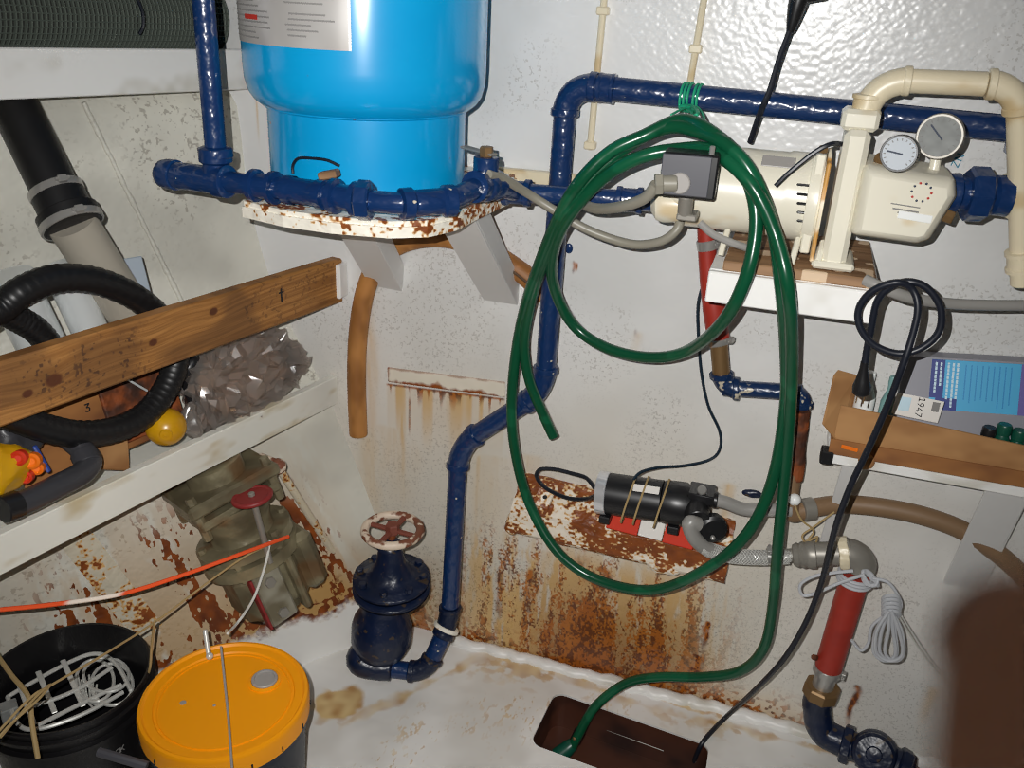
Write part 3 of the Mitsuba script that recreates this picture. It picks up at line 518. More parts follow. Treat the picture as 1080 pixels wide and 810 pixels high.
solo('grey_cable', tube([gp + gd * .03, W(680, 209, .36), W(655, 218, .33), W(630, 220, .28), W(614, 215, .245), W(604, 209, .243)], .0085, 12, 8), 'grey_cable', 'grey cable from the black switch box sweeping behind the green hose', 'cable')
solo('grey_cable', tube([W(*q) for q in ((718, 228, .24), (714, 242, .25), (698, 254, .25), (672, 258, .24), (645, 252, .235), (615, 240, .24), (585, 222, .245), (558, 205, .26), (530, 188, .32), (515, 184, .36))], .0075, 12, 8), 'grey_cable', 'grey cable drooping under the pump motor to the brass valve', 'cable')
solo('grey_cable', tube([W(*q) for q in ((738, 235, .27), (752, 247, .275), (772, 256, .28), (790, 262, .27))], .006, 10, 8), 'grey_hose', 'short grey cable running under the pump motor onto the board', 'cable')
# pvc loop pipe
pv = thing('pvc_pipe', 'cream plastic pipe rising from the pump and turning across to the right edge', 'pipe')
K = [A(VB[0], VB[1], VT[2] + .02), W(921, 84, .235), W(1074, 90, .235), W(1078, 300, .20)]
K[0] = A(K[1][0] - .002, VB[1], VT[2] + .02)
for i, (a, b) in enumerate(zip(K[:-1], K[1:])): d = unit(b - a); part(pv, 'pipe', cyl(a + d * (.04 if i else 0), b - d * (.04 if i < 2 else 0), .0165), 'cream_plastic')
part(pv, 'elbow', elbow_mesh(K[0], K[1], K[2], .0165, 2.7, 1.26), 'cream_plastic'); part(pv, 'elbow', elbow_mesh(K[1], K[2], K[3], .0165, 2.0, 1.3), 'cream_plastic')
part(pv, 'coupling', coupling(K[0] + A(0, 0, .012), (0, 0, 1), .0165, .03, 1.35), 'cream_plastic')
for (px, py) in ((1076, 195), (1077, 215), (1077, 275)): part(pv, 'coupling', coupling(W(px, py, .205), K[3] - K[2], .0165, .034, 1.35), 'cream_plastic')
un = thing('pipe_union', 'dark blue pipe union between the pump and the right hand cream pipe', 'pipe fitting')
ua, ub = W(998, 203, .225), W(1066, 207, .21); ud = unit(ub - ua); UL = np.linalg.norm(ub - ua)
part(un, 'sleeve', lathe(ua, ud, [(.020, 0), (.028, .003), (.029, UL * .16), (.024, UL * .2), (.024, UL * .7), (.029, UL * .74), (.030, UL * .95), (.02, UL)], 22), 'blue_pipe_paint')
part(un, 'hex_ring', hexnut(ua + ud * UL * .30, ud, .040, UL * .34, 8), 'blue_pipe_paint', False)
wm = meshkit.text_mesh('ZN', .013, .0006); wm.vertices = W(1010, 178, .0012) + wm.vertices @ np.stack([unit(A(.25, 0, 1)), A(0, -1, 0) * 0 + unit(A(-1, 0, .25)), A(0, -1, 0)])
struct('trim_2', wm, 'ink_blue', label='faint blue handwritten mark on the bulkhead')
# ---------------------------------------------------------------- black cord with plug hanging at the top
tc = thing('hanging_cord', 'black cord with a plug end hanging down the bulkhead over the blue pipe', 'cord')
part(tc, 'cord', tube([W(*q) for q in ((837, 22, .11), (822, 62, .115), (812, 95, .12), (802, 118, .115), (791, 150, .09))], .0048, 10, 8), 'cord_black')
pdv = unit(W(837, 22, .11) - W(846, -12, .11))
part(tc, 'plug_body', lathe(W(846, -14, .11), pdv, [(.014, 0), (.016, .004), (.014, .03), (.009, .055), (.006, .066)], 16), 'black_plastic')
part(tc, 'plug_tail', cyl(W(846, -2, .11), W(872, -4, .11), .008, .005), 'black_plastic')
# ---------------------------------------------------------------- green hose hank
gh = thing('garden_hose', 'coiled glossy green hose hung from the blue pipe, ending in the floor well', 'hose')
path = [(584, 461, .118), (572, 435, .118), (558, 400, .12), (553, 360, .125), (562, 310, .15), (578, 265, .215), (600, 218, .275), (632, 180, .275), (668, 150, .265), (705, 134, .265), (735, 138, .28), (765, 152, .31), (792, 182, .325), (814, 235, .325), (824, 300, .345), (829, 370, .27), (828, 430, .23), (815, 505, .215), (790, 560, .22), (748, 598, .215), (690, 622, .19), (632, 612, .17), (588, 582, .16), (556, 525, .135), (541, 460, .125), (541, 400, .122), (551, 335, .13), (572, 270, .21), (602, 205, .285), (640, 163, .285), (680, 143, .275), (718, 127, .26), (748, 138, .29), (776, 165, .315), (794, 205, .325), (797, 245, .335), (786, 295, .345), (762, 340, .31), (725, 370, .19), (685, 377, .15), (640, 367, .13), (605, 343, .12), (585, 305, .15), (583, 268, .21), (600, 228, .27), (636, 188, .285), (675, 166, .29), (715, 158, .285), (752, 160, .305), (790, 192, .335), (817, 245, .345), (832, 310, .36), (835, 380, .28), (833, 440, .235), (827, 510, .21), (820, 580, .20), (815, 640, .175), (805, 684, .155), (780, 708, .135), (740, 714, .12), (695, 714, .11), (660, 721, .105)]
HPATH = [W(*q) for q in path] + [F(628, 745, .03), F(610, 775, -.03), F(604, 787, -.055)]
part(gh, 'tube', tube(HPATH, .0105, 14, 7), 'green_hose_rubber')
part(gh, 'ferrule', cyl(F(612, 770, -.025), F(606, 783, -.05), .0125), 'black_plastic')
e0 = F(606, 783, -.05); e1 = F(586, 800, -.088)
part(gh, 'nozzle', lathe(e0, e1 - e0, [(.010, 0), (.014, .005), (.017, .02), (.020, .05)], 18), 'dark_green')
part(gh, 'screw', ball(F(606, 779, -.034), .005, 1), 'brass')
tw = thing('twine_tie', 'green twine wrapped round the blue pipe, tying up the green hose', 'twine')
pt = W(727, 103, .07); pd = unit(Q[0] - Q[1])
for k, o in enumerate((-.010, -.004, .002, .012, .018)):
    c = pt + pd * o; part(tw, 'wrap', tube([c + (RB + .0025) * (A(0, 0, 1) * math.cos(a) + A(0, 1, 0) * math.sin(a)) + pd * .003 * math.sin(a) for a in np.linspace(0, 2 * math.pi, 14, endpoint=False)], .0024, 6, 2, True), 'green_twine')
part(tw, 'knot', tube([W(724, 113, .075), W(730, 120, .16), W(722, 126, .245), W(736, 120, .26), W(730, 112, .12), W(718, 112, .09)], .003, 6, 6), 'green_twine')
part(tw, 'tail', tube([W(708, 121, .2), W(722, 114, .12), W(735, 113, .11), W(742, 122, .18), W(743, 131, .26)], .002, 6, 6), 'green_twine')
# ---------------------------------------------------------------- right: coiled power cord and grey hose
solo('grey_hose', tube([W(*q) for q in ((912, 295, .30), (932, 304, .31), (960, 314, .29), (1000, 320, .25), (1045, 322, .22), (1090, 322, .20))], .0085, 12, 8), 'grey_hose', 'thin grey hose running along the bulkhead to the right edge, holding the black cord', 'hose')
pc = thing('power_cord', 'black power cord looped over the thin grey hose, plug hanging over the cardboard box', 'cord')
cpath = [(911, 392, 0.34), (914, 370, 0.34), (919, 345, 0.345), (925, 318, 0.35), (938, 303, 0.355), (958, 297, 0.36), (978, 304, 0.36), (992, 325, 0.36), (990, 350, 0.36), (972, 367, 0.36), (948, 373, 0.36), (922, 364, 0.36), (907, 345, 0.36), (906, 325, 0.36), (920, 307, 0.365), (945, 298, 0.37), (962, 305, 0.365), (968, 325, 0.37), (962, 355, 0.375), (951, 388, 0.38), (935, 430, 0.37), (915, 475, 0.355), (896, 515, 0.34), (880, 560, 0.31), (866, 615, 0.24), (848, 660, 0.22), (825, 697, 0.2), (796, 728, 0.13)]
part(pc, 'cord', tube([W(*q) for q in cpath] + [F(768, 754, .02), F(752, 770, .010), F(741, 783, .0), F(735, 795, -.03), F(731, 806, -.08)], .0052, 12, 7), 'cord_black')
p0, p1 = W(911, 388, .34), W(908, 415, .335); pdn = unit(p1 - p0)
plg = part(pc, 'plug', lathe(p0, pdn, [(.0055, -.01), (.0065, .004), (.010, .02), (.0135, .032), (.013, .042), (.009, .046)], 16), 'black_plastic')
for s in (-.005, .005): part(plg, 'pin', cbox(p0 + pdn * .053 + A(s, 0, 0), .0015, .005, .016, A(1, 0, 0), pdn, .0004), 'brass')
# ---------------------------------------------------------------- thin blue wire, red hose, small pipes
solo('thin_wire', tube([W(*q) for q in ((752, 290, .05), (741, 303, .05), (736, 325, .03), (737, 360, .02), (740, 395, .018), (747, 428, .016), (759, 455, .015), (759, 474, .015), (748, 485, .02), (722, 491, .05), (695, 493, .09), (676, 498, .12), (668, 506, .135))], .0030, 8, 7), 'wire_blue', 'thin dark blue wire running down the bulkhead to the small black pump', 'wire')
rh = thing('red_hose', 'short red rubber hose hanging down behind the pump shelf to a blue elbow', 'hose')
r0, r1, r2, r3 = W(745, 240, .07), W(747, 285, .07), W(753, 325, .07), W(758, 358, .07)
part(rh, 'tube', tube([r0, r1, r2, r3], [.0165, .0165, .021, .021], 18, 6), 'red_rubber')
part(rh, 'hose_clamp', clamp(W(757, 359, .07), r3 - r2, .0235), 'steel'); part(rh, 'hose_clamp', clamp(W(746, 258, .07), r3 - r2, .019, .018), 'steel')
sp2 = thing('small_blue_pipe', 'small chipped blue pipe with elbows turning from the red hose to a rusty pipe', 'pipe')
s1, s2, s3, s4 = W(758, 360, .07), W(762, 409, .07), W(846, 414, .07), W(837, 505, .075)
part(sp2, 'nipple', cyl(s1, s1 + (s2 - s1) * .75, .0165), 'brass', label='brass nipple')
part(sp2, 'elbow', rough(elbow_mesh(s1, s2, s3, .017, 1.5, 1.35), .0008, 60), 'chipped_blue')
part(sp2, 'pipe', cyl(s2, s3, .0155), 'chipped_blue'); part(sp2, 'elbow', rough(elbow_mesh(s2, s3, s4, .017, 1.3, 1.3), .0008, 60), 'chipped_blue')
part(sp2, 'rusty_pipe', rough(cyl(s3 + (s4 - s3) * .2, s4, .018), .003, 45, 5, 3), 'brown_rust', True, label='flaking rusty lower pipe')
solo('tan_tube', tube([W(*q) for q in ((836, 498, .075), (832, 525, .08), (836, 541, .075), (855, 536, .06), (890, 532, .035), (935, 536, .03), (980, 546, .03), (1020, 562, .03), (1060, 590, .03), (1090, 620, .03))], .0185, 16, 8), 'brown_hose', 'brown hose curving along the bulkhead below the box shelf to the right edge', 'hose')
ja = thing('hose_tie', 'string and clamp knotted round the brown hose end above the grey fitting', 'string')
part(ja, 'clamp', cyl(W(846, 538, .07), W(858, 536, .06), .0225), 'dull_steel'); part(ja, 'knob', ball(W(838, 527, .10), .012), 'translucent_white')
part(ja, 'string', tube([W(*q) for q in ((838, 532, .11), (845, 548, .11), (858, 560, .10), (850, 572, .11), (862, 566, .11), (856, 578, .10), (846, 566, .10), (858, 556, .09), (880, 540, .07))], .002, 6, 6), 'tan_string')
# ---------------------------------------------------------------- rusty ledge and small black pump
ld = thing('rusty_ledge', 'rusted flaking white steel ledge on the bulkhead under the small black pump', 'ledge')
lx0, lx1 = W(540, 535, .07)[0], W(772, 570, .07)[0]
prof = Polygon([(0, .372), (.066, .392), (.078, .405), (.076, .462), (.06, .474), (.012, .512), (0, .512)])
lm = ext(prof, (lx0, WALL - .001, 0), (0, -1, 0), (0, 0, 1), -(0)) if False else trimesh.creation.extrude_polygon(prof, lx1 - lx0, engine='earcut')
v = lm.vertices.copy(); sag = (v[:, 2] / (lx1 - lx0)) * .012
lm = trimesh.Trimesh(np.stack([lx0 + v[:, 2], WALL - .0005 - v[:, 0], v[:, 1] - sag], 1), lm.faces[:, ::-1]); lm = rough(lm, .004, 40, 7, 4)
part(ld, 'plate', lm, 'flaking_ledge', 40)
part(ld, 'rust_lump', rough(ball(W(700, 596, .065), .028, 3, (1.3, .6, .8)), .006, 40, 8), 'flaking_ledge', True)
part(ld, 'end_lump', rough(ball(W(541, 552, .055), .028, 3, (.6, .8, 1)), .006, 40, 9), 'flaking_ledge', True)
ow = A(0, 0, 0); lugc = W(573, 526, .072)
part(ld, 'lug', cbox(lugc, .036, .010, .04, A(1, 0, -.2), A(0, .6, .8)), 'flaking_ledge')
for s in (-.007, .008): part(ld, 'hole', cyl(lugc + A(.005, -.006, s), lugc + A(.005, -.004, s) + A(0, -.003, .002), .005, seg=10), 'ink_black')
sp = thing('bilge_pump', 'small black electric pump with a chrome motor band lashed to the rusty ledge', 'pump')
m0, m1 = W(632, 519, .125), W(722, 532, .125); md = unit(m1 - m0); ml = np.linalg.norm(m1 - m0)
m2 = m1 + md * .085
part(sp, 'motor', lathe(m0, md, [(.03, .004), (.042, .006), (.042, ml * .74), (.035, ml * .75)], 32), 'black_plastic')
part(sp, 'chrome_band', lathe(m0, md, [(.036, -.004), (.0435, -.002), (.0438, .018), (.042, .019)], 32), 'chrome', label='polished chrome end band')
part(sp, 'pump_head', cat(lathe(m0 + md * ml * .74, md, [(.034, 0), (.042, .003), (.044, .02), (.044, .045), (.036, .06), (.03, .09), (.022, .095)], 28), cyl(m1 + md * .02 + A(0, 0, .01), m1 + md * .02 + A(.012, -.055, .0), .024), cbox(m1 + md * .03 + A(0, 0, .03), .05, .05, .02)), 'black_plastic', 40)
part(sp, 'end_knob', lathe(m1 + md * .045 + A(.012, -.03, -.018), A(.3, -1, .1), [(.02, 0), (.028, .003), (.028, .02), (.02, .024)], 14), 'black_plastic', 20)
part(sp, 'screw', cyl(m1 + md * .03 + A(0, -.01, .038), m1 + md * .03 + A(0, -.02, .05), .009), 'steel'); part(sp, 'screw', ball(m1 + md * .045 + A(.02, -.062, -.026), .005), 'steel')
part(sp, 'motor_label', lathe(m0, md, [(.0424, ml * .33), (.0427, ml * .34), (.0427, ml * .74), (.0424, ml * .75)], 32) if False else cbox(m0 + md * ml * .56 + A(0, -.024, .036), .052, .002, .016, md, A(0, .83, .55)), 'paper', label='white paper label on top')
for t in (.12, .92): part(sp, 'mount_foot', cbox(m0 + md * ml * t + A(0, -.012, -.046), .022, .04, .016), 'black_plastic')
pl_c = W(686, 556, .085); pl_x = unit(W(740, 571, .085) - W(622, 541, .085)); slope = unit(A(0, .77, .64))
for t, w_ in ((-.055, .066), (.062, .062)): part(sp, 'mounting_plate', cbox(pl_c + pl_x * t + A(0, -.006, .004), w_, .004, .05, pl_x, slope, .001), 'red_paint', label='orange red mounting plate')
part(sp, 'paper_tag', cbox(pl_c + pl_x * .004 + A(0, -.006, .003), .05, .003, .045, pl_x, slope), 'paper', label='white spattered paper tag')
for t in (.36, .50, .74):
    c = m0 + md * ml * t; u_, w_ = unit(np.cross(md, [0, 0, 1])), A(0, 0, 1)
    part(sp, 'lashing', tube([c + u_ * .0445 * math.cos(a) * (1 if math.sin(a) > -.3 else 1.25) + w_ * .0445 * math.sin(a) * (1 if math.sin(a) > 0 else 1.2) + md * .008 * math.sin(a) for a in np.linspace(0, 2 * math.pi, 18, endpoint=False)], .0021, 6, 2, True), 'tan_string')
solo('motor_lead', tube([m0 + A(-.002, -.01, .0), W(618, 526, .10), W(598, 525, .09), W(576, 515, .08), (W(566, 503, .075)), W(570, 495, .07), W(585, 495, .07), W(602, 499, .075), W(618, 504, .09), W(628, 516, .11)], .0042, 8, 7), 'cord_black', 'black lead looping out of the small pump motor over the ledge', 'cable')
solo('braided_hose', None or tube([m1 + md * .022 + A(.012, -.062, -.002), W(727, 552, .20), W(733, 568, .19), W(748, 580, .17), W(770, 586, .15), W(800, 588, .135), W(832, 587, .125)], .0145, 14, 8), 'grey_hose', 'clear braided hose curving from the small pump to the grey fitting', 'hose')
bh = spline([W(740, 575, .18), W(748, 580, .17), W(770, 586, .15), W(800, 588, .135), W(832, 587, .125)], 10); hx = []
tt = unit(bh[-1] - bh[0]); sd1 = unit(np.cross(tt, [0, 0, 1])); sd2 = np.cross(sd1, tt); L_ = np.linspace(0, 1, len(bh))
for s in (1, -1):
    for k in range(9):
        hx.append(tube([bh[i] + .0147 * (sd1 * math.cos(s * L_[i] * 26 + k * .698) + sd2 * math.sin(s * L_[i] * 26 + k * .698)) for i in range(len(bh))], .0008, 4, 2))
part('braided_hose', 'braid', cat(*hx), 'wire_white', kind='stuff', label='white braid')
part('braided_hose', 'hose_clamp', clamp(W(812, 587, .13), W(832, 587, .125) - W(800, 588, .135), .0165), 'steel')
solo('outlet_hose', tube([m1 + md * .05 + A(0, 0, .02), W(765, 530, .12), W(785, 537, .11), W(812, 538, .10), W(834, 538, .09)], .013, 14, 8), 'grey_hose', 'grey hose leading from the head of the small pump to the brown hose', 'hose')
part('outlet_hose', 'flange', cyl(m1 + md * .05 + A(0, 0, .02), m1 + md * .062 + A(0, 0, .02), .016), 'black_plastic')
solo('blue_rag', rough(ball(W(794, 521, .012), .014, 2, (1.5, .4, .6)), .004, 60, 1), 'old_blue_paint', 'small scrap of blue paint and string on the bulkhead right of the small pump', 'scrap')
# ---------------------------------------------------------------- grey fitting, big red hose, lower blue valve
gf = thing('grey_fitting', 'dull grey threaded adapter and elbow joining the braided hose to the red hose', 'pipe fitting')
ga, gb, gc, gd2 = W(824, 586, .125), W(872, 584, .115), W(911, 582, .11), W(905, 612, .105)
d = unit(gb - ga); LG = np.linalg.norm(gb - ga)
part(gf, 'barb', lathe(ga, d, [(.012, 0), (.013, .004), (.013, .02), (.020, .022), (.024, .03), (.022, .034), (.026, .04), (.024, .046), (.027, .052), (.027, .062), (.023, .064), (.023, LG + .02)], 24), 'dull_steel')
part(gf, 'elbow', rough(elbow_mesh(gb, gc, gd2, .025, 1.25, 1.12), .0012, 50), 'dull_steel')
part(gf, 'sealant', rough(cyl(gc + unit(gb - gc) * .028, gc + unit(gb - gc) * .046, .031, seg=16), .004, 60, 3, 2), 'cream_plastic', True, label='cream sealant round the joint')
bh2 = thing('thick_red_hose', 'thick red rubber hose leaning down from the grey elbow to the blue floor valve', 'hose')
ra, rb = W(903, 605, .105), W(873, 706, .10)
part(bh2, 'tube', cyl(ra, rb, .027, seg=24), 'red_rubber'); rdn = unit(rb - ra)
part(bh2, 'hose_clamp', clamp(rb + rdn * .0, rdn, .029, .016), 'steel')
part(bh2, 'screw', cyl(W(862, 694, .10), W(858, 693, .12), .006, seg=8), 'brown_rust')
fv = thing('blue_floor_valve', 'dark blue elbow and valve at the foot of the bulkhead under the thick red hose', 'valve')
n0, n1 = rb + rdn * .005, rb + rdn * .055
part(fv, 'nipple', cyl(n0, n1, .022), 'steel', label='shiny steel nipple')
part(fv, 'hex_ring', hexnut(n1 - rdn * .012, rdn, .037, .03, 8), 'brass', False, label='brown brass hex ring')
v0, v1, v2 = n1 + rdn * .015, W(870, 772, .10), W(908, 790, .12)
part(fv, 'elbow', rough(tube([v0, v0 + rdn * .03, W(866, 768, .10), W(884, 781, .11), v2], .030, 18, 6), .002, 40, 1), 'old_blue_paint', True)
part(fv, 'union_ring', rough(hexnut(W(888, 783, .11), v2 - W(884, 781, .11), .040, .02, 8), .001, 50), 'old_blue_paint', False)
part(fv, 'body', rough(cat(tube([v2, W(928, 800, .13), W(960, 815, .14)], .036, 20, 5), ball(W(922, 794, .135), .046, 3)), .0025, 36, 2), 'old_blue_paint', True)
part(fv, 'bonnet', lathe(W(922, 792, .14), A(-.01, -.05, .035), [(.03, 0), (.036, .005), (.036, .035), (.040, .038), (.040, .050), (.034, .056), (.016, .058), (.014, .064), (.002, .066)], 24), 'old_blue_paint', 30)
part(fv, 'union_ring', rough(hexnut(W(944, 806, .14), A(1, -.2, -.3), .042, .022, 8), .001, 50), 'old_blue_paint', False)
part(fv, 'pipe', cyl(W(950, 810, .14), W(1010, 850, .15), .022), 'old_blue_paint')
rk = thing('rope_hank', 'grey cord hank knotted round the top of the thick red hose', 'rope')
def wp(l, o=.15): return [W(a, b, o) for a, b in l]
part(rk, 'loop', tube(wp([(900, 602), (880, 604), (858, 608), (844, 617), (847, 628), (862, 625), (885, 615), (912, 606)], .155), .0032, 7, 6), 'rope_grey')
for k in range(3): part(rk, 'wrap', tube([ra + rdn * (.002 + .007 * k) + .031 * (unit(np.cross(rdn, [0, 1, 0])) * math.cos(a) + A(0, 1, 0) * math.sin(a)) for a in np.linspace(0, 2 * math.pi, 14, endpoint=False)], .0035, 7, 2, True), 'rope_grey')
part(rk, 'knot', cat(*[tube([W(918 + 8 * math.cos(a + k), 610 + 8 * math.sin(a * 1.3 + k), .15 + .008 * math.sin(a + k)) for a in np.linspace(0, 5, 8)], .0035, 7, 4) for k in range(3)]), 'rope_grey')
part(rk, 'strand', tube(wp([(920, 610), (936, 614), (947, 628), (950, 640), (940, 648)]), .0032, 7, 6), 'rope_grey')
for k, (dx, w_) in enumerate(((0, 6), (4, 10), (-3, 9), (7, 6), (2, 13))):
    part(rk, 'bight', tube(wp([(938, 644), (936 - w_ + dx, 665), (930 - w_ * .6 + dx, 688), (936 + dx, 697), (942 + w_ * .6 + dx, 690), (942 + w_ * .3 + dx, 665), (940, 644)], .15 + .005 * k), .0034, 7, 6), 'rope_grey')
part(rk, 'knot', cat(*[tube([W(940 + 9 * math.cos(a), 640 + 4 * math.sin(a) - 4 * k, .158 - .01 * math.sin(a)) for a in np.linspace(0, 6.28, 9)], .0034, 7, 4) for k in range(-2, 3)]), 'rope_grey')
part(rk, 'tail', tube(wp([(938, 646), (920, 660), (916, 678), (908, 686), (898, 675)]), .0032, 7, 6), 'rope_grey')
solo('thin_lines', cat(*[tube([W(948 + k * 3, 650, .14), W(975 + k * 4, 692, .08), W(1012 + k * 2, 735, .02)], .0018, 6, 4) for k in (0, 1)]), 'clear_line', 'pair of thin pale lines stretched from the cord hank down the bulkhead', 'line')
# ---------------------------------------------------------------- box shelf on the right
bs = thing('box_shelf', 'white wall shelf on two struts carrying the cardboard box', 'shelf')
ze = .748; xa = float(F(874, 482, ze)[0]); yb = WALL - .125; xb = 1.0
part(bs, 'shelf_board', cbox(((xa + xb) / 2, (yb + WALL) / 2 - .001, ze - .009), xb - xa, WALL - yb - .002, .018), 'white_paint')
part(bs, 'end_cap', cbox((xa - .002, yb + .012, ze - .008), .022, .03, .026), 'black_rubber', label='black rubber end cap')
for t, b in (((902, 495), (868, 568)), ((1064, 530), (1014, 610))):
    wd = .028 if t[0] < 950 else .07
    T0 = W(*t, .10); T0[2] = ze - .018; B0 = W(*b, .006); B0[0] = T0[0] = (T0[0] + B0[0]) / 2; ax = unit(B0 - T0); nrm = unit(np.cross(A(1, 0, 0), ax)); nrm = nrm if nrm[1] < 0 else -nrm
    part(bs, 'strut', cat(beam(T0, B0 + ax * .03, wd, .005, nrm, .001), beam(T0 - nrm * .022 + A(wd / 2, 0, 0), B0 - nrm * .015 + A(wd / 2, 0, 0), .005, .04, nrm, .001)), 'strut_paint', 30)
cb = thing('cardboard_box', 'open brown cardboard box on the white shelf at the right edge', 'box')
cx0 = float(W(884, 440, .115)[0]); cy = WALL - .118; cx1 = .98
zt = float(W(890, 428, .118)[2]); zt2 = float(W(1075, 462, .118)[2])
def flap(x0, z0, z1, x1, z1b, y, th=.004): return hull([(x, yy, z) for yy in (y, y + th) for x, z in ((x0, z0), (x0, z1), (x1, z0), (x1, z1b))])
part(cb, 'front_side', flap(cx0, ze + .001, zt, cx1, zt2 - (cx1 - .5) * .1, cy), 'cardboard', False)
part(cb, 'end_side', hull([p + A(q * .003, -q * .002, 0) for q in (0, 1) for p in (W(881, 464, .1175), W(867, 447, .125), W(879, 396, .05), W(884, 390, .03), W(902, 395, .02), W(897, 440, .03))]), 'cardboard', False, label='leaning end flap')
part(cb, 'bottom', cbox(((cx0 + cx1) / 2, (cy + WALL) / 2, ze + .003), cx1 - cx0, WALL - cy - .006, .003), 'dark_cardboard')
part(cb, 'lower_flap', hull([(x, y, z) for x in (cx0 - .005, cx1) for y, z in ((cy - .001, ze + .03), (cy - .003, ze + .03), (cy - .007, ze + .002), (cy - .004, ze + .002))]), 'dark_cardboard', False, label='creased lower edge')
part(cb, 'torn_flap', rough(ball(W(914, 487, .13), .014, 2, (1, .5, 1.2)), .004, 70, 4), 'cardboard', True); part(cb, 'tape', cbox(W(896, 473, .122), .03, .003, .008, A(1, 0, -.1)), 'orange_plastic', False)
bn = thing('grey_carton', 'grey carton with a bright blue printed label leaning in the cardboard box', 'carton')
c0, c1 = W(948, 388, .05), W(1100, 392, .05)
zb_ = ze + .006; xg0, xg1 = float(W(948, 400, .06)[0]), .97
zg = float(W(1000, 383, .04)[2])
back = lambda z: .095 - .06 * (z - zb_) / (zg - zb_)
TA = .10
def tilt_pt(v):
    v = np.array(v, float); x, z = v[:, 0] - xg0, v[:, 2] - zg; v[:, 0], v[:, 2] = xg0 + x * math.cos(TA) - z * math.sin(TA), zg + x * math.sin(TA) + z * math.cos(TA); return v
def face(x0, x1, z0, z1, e, th): return hull(tilt_pt([(x, WALL - back(z) - e - q * th, z) for x in (x0, x1) for z in (z0, z1) for q in (0, 1)]))
part(bn, 'carton_body', hull(tilt_pt([(x, WALL - back(z) + q, z) for x in (xg0, xg1) for z in (zb_ - .05 + .05, zg) for q in (0, .03)])), 'bin_grey', False)
def tilt(m):
    m.vertices = tilt_pt(m.vertices); return m
def at(px, py): P = W(px, py, .06); return float(P[0]), float(P[2])
(l0, lt), (l1, lbm) = at(984, 386), at(1120, 440)
lt = zg - .003; lbm = at(1000, 436)[1]
k = part(bn, 'blue_label', face(l0, l1, lbm, lt, 0, .001), 'print_cyan', False, label='bright blue printed label')
part(k, 'navy_band', cat(face(l0, l0 + .022, lbm + .02, lt, .001, .0006), face(l0 + .01, l0 + .045, lbm, lbm + .02, .001, .0006)), 'print_navy', False)
wd = []
for (xx, rows) in ((l0 + .006, 8), (l0 + .014, 6), (l0 + .026, 10), (l0 + .034, 11), (l0 + .041, 9)):
    z = lt - .004
    for i in range(rows):
        h_ = .003 + .004 * random_.random(); 
        if z - h_ < lbm + .003: break
        wd.append(face(xx, xx + .0035, z - h_, z, .0016, .0005)); z -= h_ + .0012
part(k, 'print', cat(*wd), 'print_pale', False, kind='stuff')
tx = []
for i in range(9):
    xx = l0 + .055 + i * .009; tx.append(face(xx, xx + .0018, lbm + .006 + .02 * random_.random(), lt - .006, .0012, .0004))
part(k, 'text_columns', cat(*tx), 'print_blue', False, kind='stuff')
part(k, 'purple_band', face(l0 + .143, l0 + .158, lbm, lt, .0012, .0006), 'print_purple', False)
part(k, 'barcode', face(l0 + .165, l0 + .19, lbm, lbm + .026, .0012, .0006), 'paper', False)
tg = thing('price_tag', 'white tag with hand written digits standing at the front of the cardboard box', 'tag')
c = W(968, 427, .10); tcx, tcz = float(c[0]), float(c[2])
part(tg, 'card', cbox((tcx, WALL - .104, tcz - .004), .078, .002, .042, A(1, 0, -.05)), 'paper')
tm = meshkit.text_mesh('1947', .011, .0005); tm.vertices -= tm.bounds.mean(0); tm.vertices = A(tcx + .004, WALL - .1055, tcz - .002) + tm.vertices @ np.stack([A(0, 0, -1), A(1, 0, 0), A(0, -1, 0)])
part(tg, 'digits', tm, 'ink_black', False)
part(tg, 'pink_patch', cbox((tcx - .022, WALL - .1053, tcz), .018, .001, .026), 'print_pale'); part(tg, 'barcode', cbox((tcx + .028, WALL - .1053, tcz + .003), .012, .001, .018), 'ink_grey')
for (px, py, m_, lab, r) in ((917, 400, 'translucent_white', 'white plastic bottle lying in the corner of the cardboard box', .018), (941, 405, 'teal_plastic', 'pale teal plastic bottle standing in the cardboard box beside the grey carton', .013)):
    P = W(px, py, .045); b_ = thing('bottle', lab, 'bottle'); h_ = P[2] - ze - .005
    part(b_, 'body', lathe((P[0], P[1] , ze + .006), (0, 0, 1), [(r * .9, 0), (r, .003), (r, h_ * .7), (r * .5, h_ * .88), (r * .45, h_)], 18), m_)
    part(b_, 'cap', lathe((P[0], P[1], ze + .006 + h_ - .002), (0, 0, 1), [(r * .55, 0), (r * .55, .014), (r * .45, .016)], 14), m_)
for k_, (px, py) in enumerate(((1044, 452), (1060, 449), (1076, 455))):
    P = W(px, py, .098); o = thing('dark_bottle', ('small dark bottle behind the box front, leftmost of three, with a black cap', 'dark green bottle behind the box front, middle of three', 'dark green bottle behind the box front at the right edge')[k_], 'bottle', 'dark bottles in the cardboard box')
    part(o, 'body', lathe((P[0], P[1], ze + .006), (0, 0, 1), [(.012, 0), (.013, .002), (.013, P[2] - ze - .03), (.009, P[2] - ze - .02)], 16), 'dark_green')
    part(o, 'cap', lathe(P - A(0, 0, .016), (0, 0, 1), [(.011, 0), (.012, .002), (.012, .016), (.010, .019)], 16), ('black_plastic', 'dark_green', 'dark_green')[k_])
